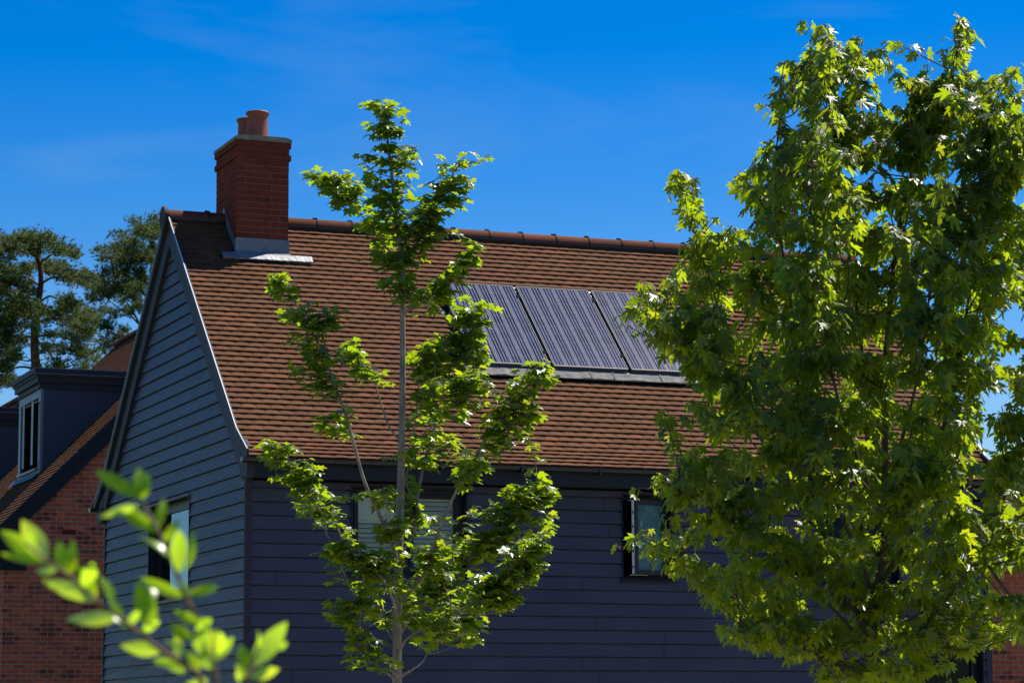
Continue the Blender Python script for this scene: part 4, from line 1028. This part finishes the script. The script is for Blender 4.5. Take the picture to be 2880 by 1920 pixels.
SB = S([(1885,65,34,26),(1890,110,40,36),(1965,95,30,30),(1960,140,44,34),(2045,100,24,20),(2030,140,36,28),(1808,150,24,24),(1815,190,26,20),(1840,230,30,30),(1900,180,50,40),(1980,200,50,36),(2060,190,24,24),
 (2100,180,30,26),(2150,195,30,24),(2125,150,20,16),(2330,330,40,50),(2345,480,30,50),(2345,640,30,50),(2350,860,24,50),(2345,1080,30,50),(2105,205,28,22),(2150,212,28,20),(2095,235,30,24),(2180,235,30,22),(2212,48,20,20),(2210,85,28,24),(2205,130,36,28),(2225,170,36,26),(2190,200,40,24),(2335,150,26,26),(2300,185,26,22),(2345,210,20,24),(2280,215,20,20),
 (1790,265,16,12),(1850,290,40,34),(1920,270,50,44),(2000,270,56,44),(2080,260,50,36),(2150,250,44,30),(2230,245,46,36),(2310,270,50,40),
 (1765,345,24,20),(1730,395,26,24),(1790,380,40,36),(1860,360,50,44),(1940,350,56,44),(2030,350,60,46),(2120,340,56,44),(2210,330,56,44),(2310,350,56,48),
 (1740,440,30,30),(1800,450,44,36),(1880,440,56,44),(1970,440,56,44),(2070,440,60,44),(2170,430,56,44),(2280,440,60,50),(2400,330,40,80),
 (1560,388,20,14),(1568,405,22,16),(1580,425,26,18),(1570,455,18,18),(1610,475,20,16),(1598,500,26,16),(1640,500,20,14),(1620,540,44,24),(1680,530,36,26),(1590,580,34,18),(1700,570,40,28),
 (1760,520,44,34),(1840,520,56,44),(1930,530,60,44),(2030,530,60,46),(2130,530,56,44),(2230,530,56,46),(2320,540,44,46),(2400,560,40,90),
 (1480,650,24,16),(1500,690,34,24),(1545,660,30,20),(1560,620,30,20),(1445,745,16,8),(1520,740,34,22),(1570,710,40,30),(1620,640,44,34),(1650,700,46,36),(1720,640,50,40),(1800,610,56,40),(1880,620,60,44),(1970,630,60,44),(2070,630,60,46),(2180,630,56,46),(2290,640,60,46),
 (1540,800,30,26),(1600,780,44,34),(1680,780,50,40),(1770,730,60,44),(1860,720,60,44),(1960,730,60,46),(2060,740,60,46),(2160,740,56,46),(2270,750,60,46),(2400,760,40,90),
 (1600,860,40,28),(1680,870,50,36),(1770,830,56,40),(1860,820,60,44),(1960,830,60,46),(2060,840,56,46),(2160,850,50,44),(2260,850,50,40),(2330,860,34,40),
 (1520,945,18,14),(1545,960,24,16),(1600,930,34,24),(1640,960,44,34),(1720,940,50,36),(1810,920,60,44),(1910,930,60,46),(2010,930,60,46),(2110,950,56,44),(2210,950,56,44),(2310,960,50,44),(2400,1000,40,80),
 (1560,1040,28,20),(1600,1030,36,26),(1680,1040,50,36),(1770,1030,56,40),(1870,1030,60,46),(1970,1040,60,46),(2070,1050,60,46),(2170,1060,56,44),(2280,1060,56,44),
 (1545,1090,26,18),(1590,1110,40,26),(1640,1120,36,28),(1720,1120,46,34),(1800,1120,50,40),(1890,1130,60,44),(1990,1140,60,44),(2090,1150,56,44),(2190,1150,56,44),(2290,1170,50,40),(2400,1200,40,80),
 (1495,1215,18,14),(1510,1245,26,24),(1550,1230,30,22),(1600,1215,30,22),(1660,1200,40,26),(1730,1220,44,34),(1590,1280,34,22),(1640,1300,40,28),(1700,1310,44,30),(1790,1230,50,40),(1880,1240,56,40),(1980,1250,56,40),(2080,1250,56,40),(2180,1250,56,40),(2280,1270,50,40),
 (1620,1350,26,22),(1670,1380,34,26),(1740,1380,40,30),(1820,1330,50,38),(1910,1340,56,40),(2010,1350,56,40),(2110,1350,56,40),(2210,1360,56,40),(2300,1370,44,36),(2400,1400,40,60),
 (1650,1440,24,20),(1700,1450,30,20),(1760,1440,36,26),(1830,1430,44,32),(1910,1440,50,34),(2000,1450,50,34),(2100,1450,50,34),(2200,1450,44,30),(2290,1440,34,20),(2330,1450,24,16),
 (1740,1490,20,20),(1800,1490,20,16),(1860,1500,24,16),(1930,1520,36,24),(2010,1540,44,26),(2100,1540,44,26),(2180,1530,34,24),(2230,1510,20,14),(1900,1560,20,12),(2240,1560,16,10),(1980,1580,30,14),(2080,1590,40,14)])
def dsm(cx, cy, rr):
    x = (cx/K-2080)/640; y = (cy/K-850)/850
    q = max(.12, 1-min(1, x*x)*.75-min(1, y*y)*.45)
    return rr.uniform(-1.35, 1.35)*math.sqrt(q)
stw = MB(); spt = MB(); scen = at(2480, 1100, WS)
def thin(bl):                     # thinner foliage to the lower middle and right, where the sky and wall sparkle through
    return bl
pos, ax, nr, sz, rn = grow(SB, WS, dsm, 350, 3.05, SP, .097, per=9, droopy=True, seed=8, tubes=stw, ptubes=spt, center=scen, out_bias=.5, shr=30, reach=150, dz=.42)
print('silver leaves', len(pos))
leaves('crown', SILVER, pos, ax, nr, sz, M['leafB'], smt, fold=.22, droop=.20, rnd=np.array(rn))
stw.build('twigs', M['bark2'], smt)['kind'] = 'stuff'; spt.build('leaf_stalks', M['petiole'], smt)['kind'] = 'stuff'

# ---- Scots pines far behind
def pine(label, blobs, trunk, branches, w0, seed, dens=1.0, spread=3.0):
    rr = random.Random(seed); zz = lambda x, y, d=0: at(x/3.136, 600+y/3.136, w0+d)
    b0 = zz(*trunk[0]); t = thing('pine_tree', label, 'tree', (b0.x, b0.y, 0), 'pine trees beyond the houses')
    tm = MB(); P_ = spline([Vector((b0.x, b0.y, 0)), Vector((b0.x, b0.y, b0.z*.5))]+[zz(*q) for q in trunk], 4)
    tm.tube(P_, [.25*(1-.74*i/len(P_)) for i in range(len(P_))], 9); tm.build('trunk', M['pbark'], t)
    bm_ = MB(); pts = list(P_[len(P_)//2:])
    for br in branches:
        d = rr.uniform(-1, 1)
        Q = spline([zz(x, y, d*k/len(br)) for k, (x, y) in enumerate(br)], 4)
        bm_.tube(Q, [.06*(1-.75*i/len(Q)) for i in range(len(Q))], 5); pts += Q
    LPp = np.array([tuple(p) for p in pts])
    V, Fc, RN = [], [], []
    for (cx, cy, rx, ry) in blobs:
        dblob = rr.uniform(-spread, spread)
        c = zz(cx, cy, dblob)
        rt = Vector(LPp[((LPp-np.array(c))**2).sum(1).argmin()])
        md = rt.lerp(c, .5)+Vector((0, 0, -.25)); bm_.tube(spline([rt, md, c], 3), [.030, .028, .025, .02, .018, .014, .01], 4)
        sub = max(4, int(rx*ry/230))
        for s in range(sub):
            a = rr.random()*6.283; q = math.sqrt(rr.random())
            sc = zz(cx+rx*1.22*q*math.cos(a)+rr.gauss(0, 7), cy+ry*1.25*q*math.sin(a)+rr.gauss(0, 7), dblob+rr.uniform(-.9, .9))
            bm_.tube([c.lerp(sc, .1), sc], [.015, .006], 3, cap=False)
            rvs = rr.random()
            for k in range(int(15*dens)):
                o_ = Vector((rr.gauss(0, .16), rr.gauss(0, .16), rr.gauss(0, .12)))+sc
                rv = min(1, max(0, rvs*.6+rr.random()*.4))
                for n_ in range(8):
                    dr = Vector((rr.gauss(0, 1), rr.gauss(0, 1), rr.gauss(.55, .8))).normalized(); ln = rr.uniform(.12, .24)
                    sd = dr.orthogonal().normalized()*.020; i0 = len(V)
                    V.extend([tuple(o_-sd), tuple(o_+sd), tuple(o_+dr*ln)]); Fc.append((i0, i0+1, i0+2)); RN.append(rv)
    bm_.build('branches', M['bark2'], t)
    me = bpy.data.meshes.new('crown'); me.from_pydata(V, [], Fc); a_ = me.attributes.new('rnd', 'FLOAT', 'FACE'); a_.data.foreach_set('value', np.array(RN, dtype=np.float32))
    me.materials.append(M['needle']); ob = bpy.data.objects.new('crown', me); COL.objects.link(ob); ob.parent = t; ob.matrix_parent_inverse = Matrix.Translation(-world_loc(t))
    print('pine needles', len(Fc)); return t
PB1 = [(250,205,90,36),(80,250,80,40),(400,250,100,40),(520,300,80,40),(660,365,44,24),(600,345,50,28),(150,310,130,44),(40,380,80,40),(330,330,70,30),(450,470,100,46),(280,490,90,40),(540,510,70,40),(700,550,90,40),(780,580,40,40),(620,590,70,30),(60,540,90,50),(150,610,100,50),(50,690,60,50),(220,690,80,40),(200,790,100,46),(90,800,70,36),(330,860,60,34),(570,780,70,40),(640,845,90,36),(760,900,70,40),(60,900,80,46),(180,900,90,46),(420,900,70,36),(520,880,50,30),(100,1010,90,46),(620,950,100,34),(720,1000,80,40),(830,930,30,34),(50,1120,80,46),(190,1120,60,34),(450,1050,60,26),(640,1100,80,34),(790,1080,50,46),(440,1200,80,26),(620,1210,70,34),(760,1220,70,44),(850,1280,26,34),(520,1340,80,40),(50,1240,60,46),(160,1230,50,34),(30,1350,50,46),(110,1290,40,26),(730,1350,50,30),(30,1480,60,46),(100,1500,40,30),(-90,300,90,60),(-110,500,100,80),(-110,750,110,90),(-90,1000,100,90),(-90,1250,90,80),(380,1370,40,16),(300,1000,36,40)]
T1 = [(315,1500),(312,1300),(305,1150),(310,1000),(330,850),(350,700),(362,600),(350,450,),(300,330),(270,240)]
B1 = [[(308,1370),(200,1352),(120,1370),(60,1420),(20,1480)],[(308,1160),(420,1150),(520,1170),(620,1210)],[(306,1080),(180,1100),(80,1160)],[(310,1090),(480,1060),(600,1100),(730,1150),(820,1230)],[(312,960),(450,930),(620,930),(760,900)],[(345,790),(430,730),(520,760),(600,800)],[(340,780),(220,720),(80,680),(0,620)],[(360,620),(480,560),(620,570),(760,570)],[(355,640),(230,560),(100,540)],[(345,440),(460,360),(560,320),(660,360)],[(320,370),(180,330),(60,300)],[(310,1120),(400,1180),(470,1290),(540,1350)],[(315,1270),(250,1300),(170,1290)]]
pine('tall pine with a reddish trunk above the dormers at the far left', PB1, T1, B1, 118, 5)
PB2 = [(1345,70,40,36),(1180,85,40,24),(1230,140,50,34),(1310,170,70,44),(1050,205,40,26),(1130,235,60,34),(1070,300,80,36),(1200,310,80,44),(895,325,40,26),(960,385,60,26),(1100,410,100,44),(1270,390,70,50),(930,495,50,20),(1020,535,80,40),(1180,540,100,50),(900,590,60,34),(850,640,50,34),(1000,650,90,40),(1110,640,70,36),(1250,640,60,60),(900,725,50,26),(790,750,26,14),(1000,710,80,30),(1140,740,70,40),(1230,800,40,50),(895,850,34,18),(1000,890,50,26),(1150,850,60,30),(860,950,50,22),(950,985,70,26),(1080,1030,70,22),(1000,1090,60,20),(880,1135,40,16),(930,1220,34,20),(820,910,40,30),(1010,1170,50,20),(1400,150,60,60),(1400,350,70,80),(1420,600,80,100)]
T2 = [(1330,1400),(1300,1150),(1290,1000),(1310,850),(1340,600),(1350,400),(1345,200),(1340,90)]
B2 = [[(1290,1020),(1230,980),(1150,900),(1060,840),(960,770)],[(1240,990),(1180,880),(1130,800),(1080,750)],[(1300,900),(1220,820),(1180,700)],[(1330,650),(1240,560),(1120,430),(1000,400),(900,340)],[(1340,420),(1250,300),(1140,230)],[(1345,300),(1280,180),(1200,100)],[(1295,1100),(1150,1080),(1000,1060),(900,980),(830,900)],[(1320,760),(1180,640),(1020,600),(880,600)]]
pine('second pine whose trunk is hidden by the blue gable', PB2, T2, B2, 124, 9)
PB3 = [(x+9000, y+2400, a*1.2, b*1.2) for (x, y, a, b) in [(0,0,90,50),(-100,60,80,50),(120,50,90,50),(20,120,120,60),(-120,160,80,50),(170,170,90,60),(60,240,100,60)]]
pine('dark pine glimpsed through the leaves at the right edge', PB3, [(9020,2900),(9010,2700),(9000,2400)], [], 110, 13)

# ---- out-of-focus shrub close to the camera
WF = 2.35
sg_ = at(540, 2300, WF)
shb = thing('shrub', 'blurred leafy shrub sprigs close to the camera at lower left', 'shrub', (sg_.x, sg_.y, 0))
zf_ = lambda x, y, d=0: at(x/1.782, 1040+y/1.782, WF+d)
STEMS = [[(1230,3000,0),(1090,2000,0),(1010,1568,.01),(960,1500,.01),(760,1370,.0),(600,1240,-.02),(480,1150,-.03),(340,1030,-.04),(230,950,-.05),(120,860,-.05)],
 [(1240,3000,.02),(1130,2000,.02),(1085,1568,.03),(1060,1400,.03),(1000,1260,.02),(930,1140,.01),(900,1050,0),(850,930,-.01),(790,800,-.01),(740,710,0),(700,640,0)],
 [(1260,3000,-.03),(1250,2000,-.03),(1240,1600,-.03),(1262,1480,-.02),(1300,1380,-.01)]]
for s_ in STEMS:
    P_ = spline([zf_(*q) for q in s_], 5); b = MB(); b.tube(P_, [.0027-.0015*i/len(P_) for i in range(len(P_))], 8)
    lo = P_[0]; b.tube([Vector((lo.x, lo.y, 0)), lo], [.008, .0052], 8); b.build('stem', M['stem'], shb)
LV = [ # base, tip, width, pale underside?
 (700,640,480,490,86,0),(700,650,700,480,80,0),(705,650,745,510,46,1),(790,810,600,680,86,0),(790,790,825,640,56,0),(850,940,690,830,52,1),(900,1010,895,790,100,0),(930,1000,960,790,52,1),(690,680,500,730,50,0),
 (930,1140,700,1030,62,0),(940,1120,1095,1078,60,0),(1000,1270,870,1200,62,0),(765,1300,690,1050,120,0),(750,1200,755,1040,46,1),(230,950,110,740,126,0),(220,950,0,795,92,0),(225,960,0,912,60,0),(330,1020,295,850,90,0),(350,1020,362,840,50,1),
 (480,1150,210,1040,86,0),(480,1140,380,970,92,0),(565,1180,490,1020,70,1),(590,1240,330,1240,86,0),(800,1410,600,1370,84,0),(950,1450,820,1350,56,1),(960,1500,820,1470,64,0),(960,1350,850,1270,74,0),(1040,1500,1080,1290,76,0),(1090,1420,1100,1300,44,1),
 (1265,1480,1440,1250,118,0),(1240,1500,1205,1370,86,0),(1260,1540,1400,1490,74,0),(1000,1420,985,1300,60,0),(1040,1560,930,1560,56,0),(640,1280,700,1200,50,0),(900,1060,960,1150,30,1),(560,1220,640,1300,44,1),(1010,1450,1040,1400,34,1),(1190,1560,1190,1510,40,1),(1390,1400,1440,1360,36,0),(1050,1380,1010,1230,58,0),(1085,1450,1170,1330,60,0),(1070,1500,985,1420,52,0),(900,1440,880,1310,60,0),(880,1470,770,1450,50,0),(700,1320,800,1250,46,0),(410,1090,470,960,60,1),(620,1260,560,1150,52,0),(980,1300,1060,1240,44,0),(820,860,900,740,50,0),(290,990,180,1010,52,0),(170,900,150,800,60,0),(1000,1500,930,1400,50,0),(1245,1540,1180,1470,50,0),(1270,1430,1290,1290,40,1)]
pos, ax, nr, sz = [], [], [], []
OV = np.array([(math.sin(t)*.5*(1+.25*math.cos(t)), .5-.5*math.cos(t)) for t in []]) if False else None
lm = MB(); rr = random.Random(2)
for (bx, by, tx, ty, w_, pale) in LV:
    d0 = rr.uniform(-.03, .03); B_ = zf_(bx, by, d0*.3); T_ = zf_(tx, ty, d0+rr.uniform(-.02, .02)); A_ = T_-B_; ln = A_.length; A_.normalize()
    vd = (B_-CAM).normalized(); side = A_.cross(vd).normalized()
    tilt = rr.uniform(-.7, .7) if not pale else rr.choice((-1, 1))*rr.uniform(.7, 1.0)
    nn = side.cross(A_).normalized()
    if nn.dot(Vector((0, 0, 1))) < 0: nn = -nn; side = -side
    if pale:
        hv = (SUN-vd).normalized(); nn = (hv-A_*hv.dot(A_)).normalized(); side = nn.cross(A_).normalized()*-1; tilt = 0
    wid = w_/1.782/FPX*WF*.5*(1.25 if pale else .92); NL = 8; rv = rr.random()
    rows = []
    for i in range(NL+1):
        t = i/NL; wd_ = wid*math.sin(math.pi*min(1, (t*.93+.035))**.82)*(1 if t < 1 else 0); c = B_+A_*ln*t+nn*(ln*.10*math.sin(math.pi*t))-Vector((0, 0, 1))*ln*.03*t
        s2 = (side+nn*tilt*.35).normalized(); s3_ = (-side+nn*(.25-tilt*.35)).normalized()
        rows.append((c+s2*wd_, c, c+s3_*wd_))
    for i in range(NL):
        p, q = rows[i], rows[i+1]
        for k in (0, 1):
            f_ = [p[k], p[k+1], q[k+1], q[k]]
            n_ = (Vector(f_[1])-Vector(f_[0])).cross(Vector(f_[3])-Vector(f_[0]))
            if n_.dot(nn) < 0: f_ = f_[::-1]
            lm.face(f_, None, rv, 0, True)
lm.build('foliage', M['leafC'], shb)
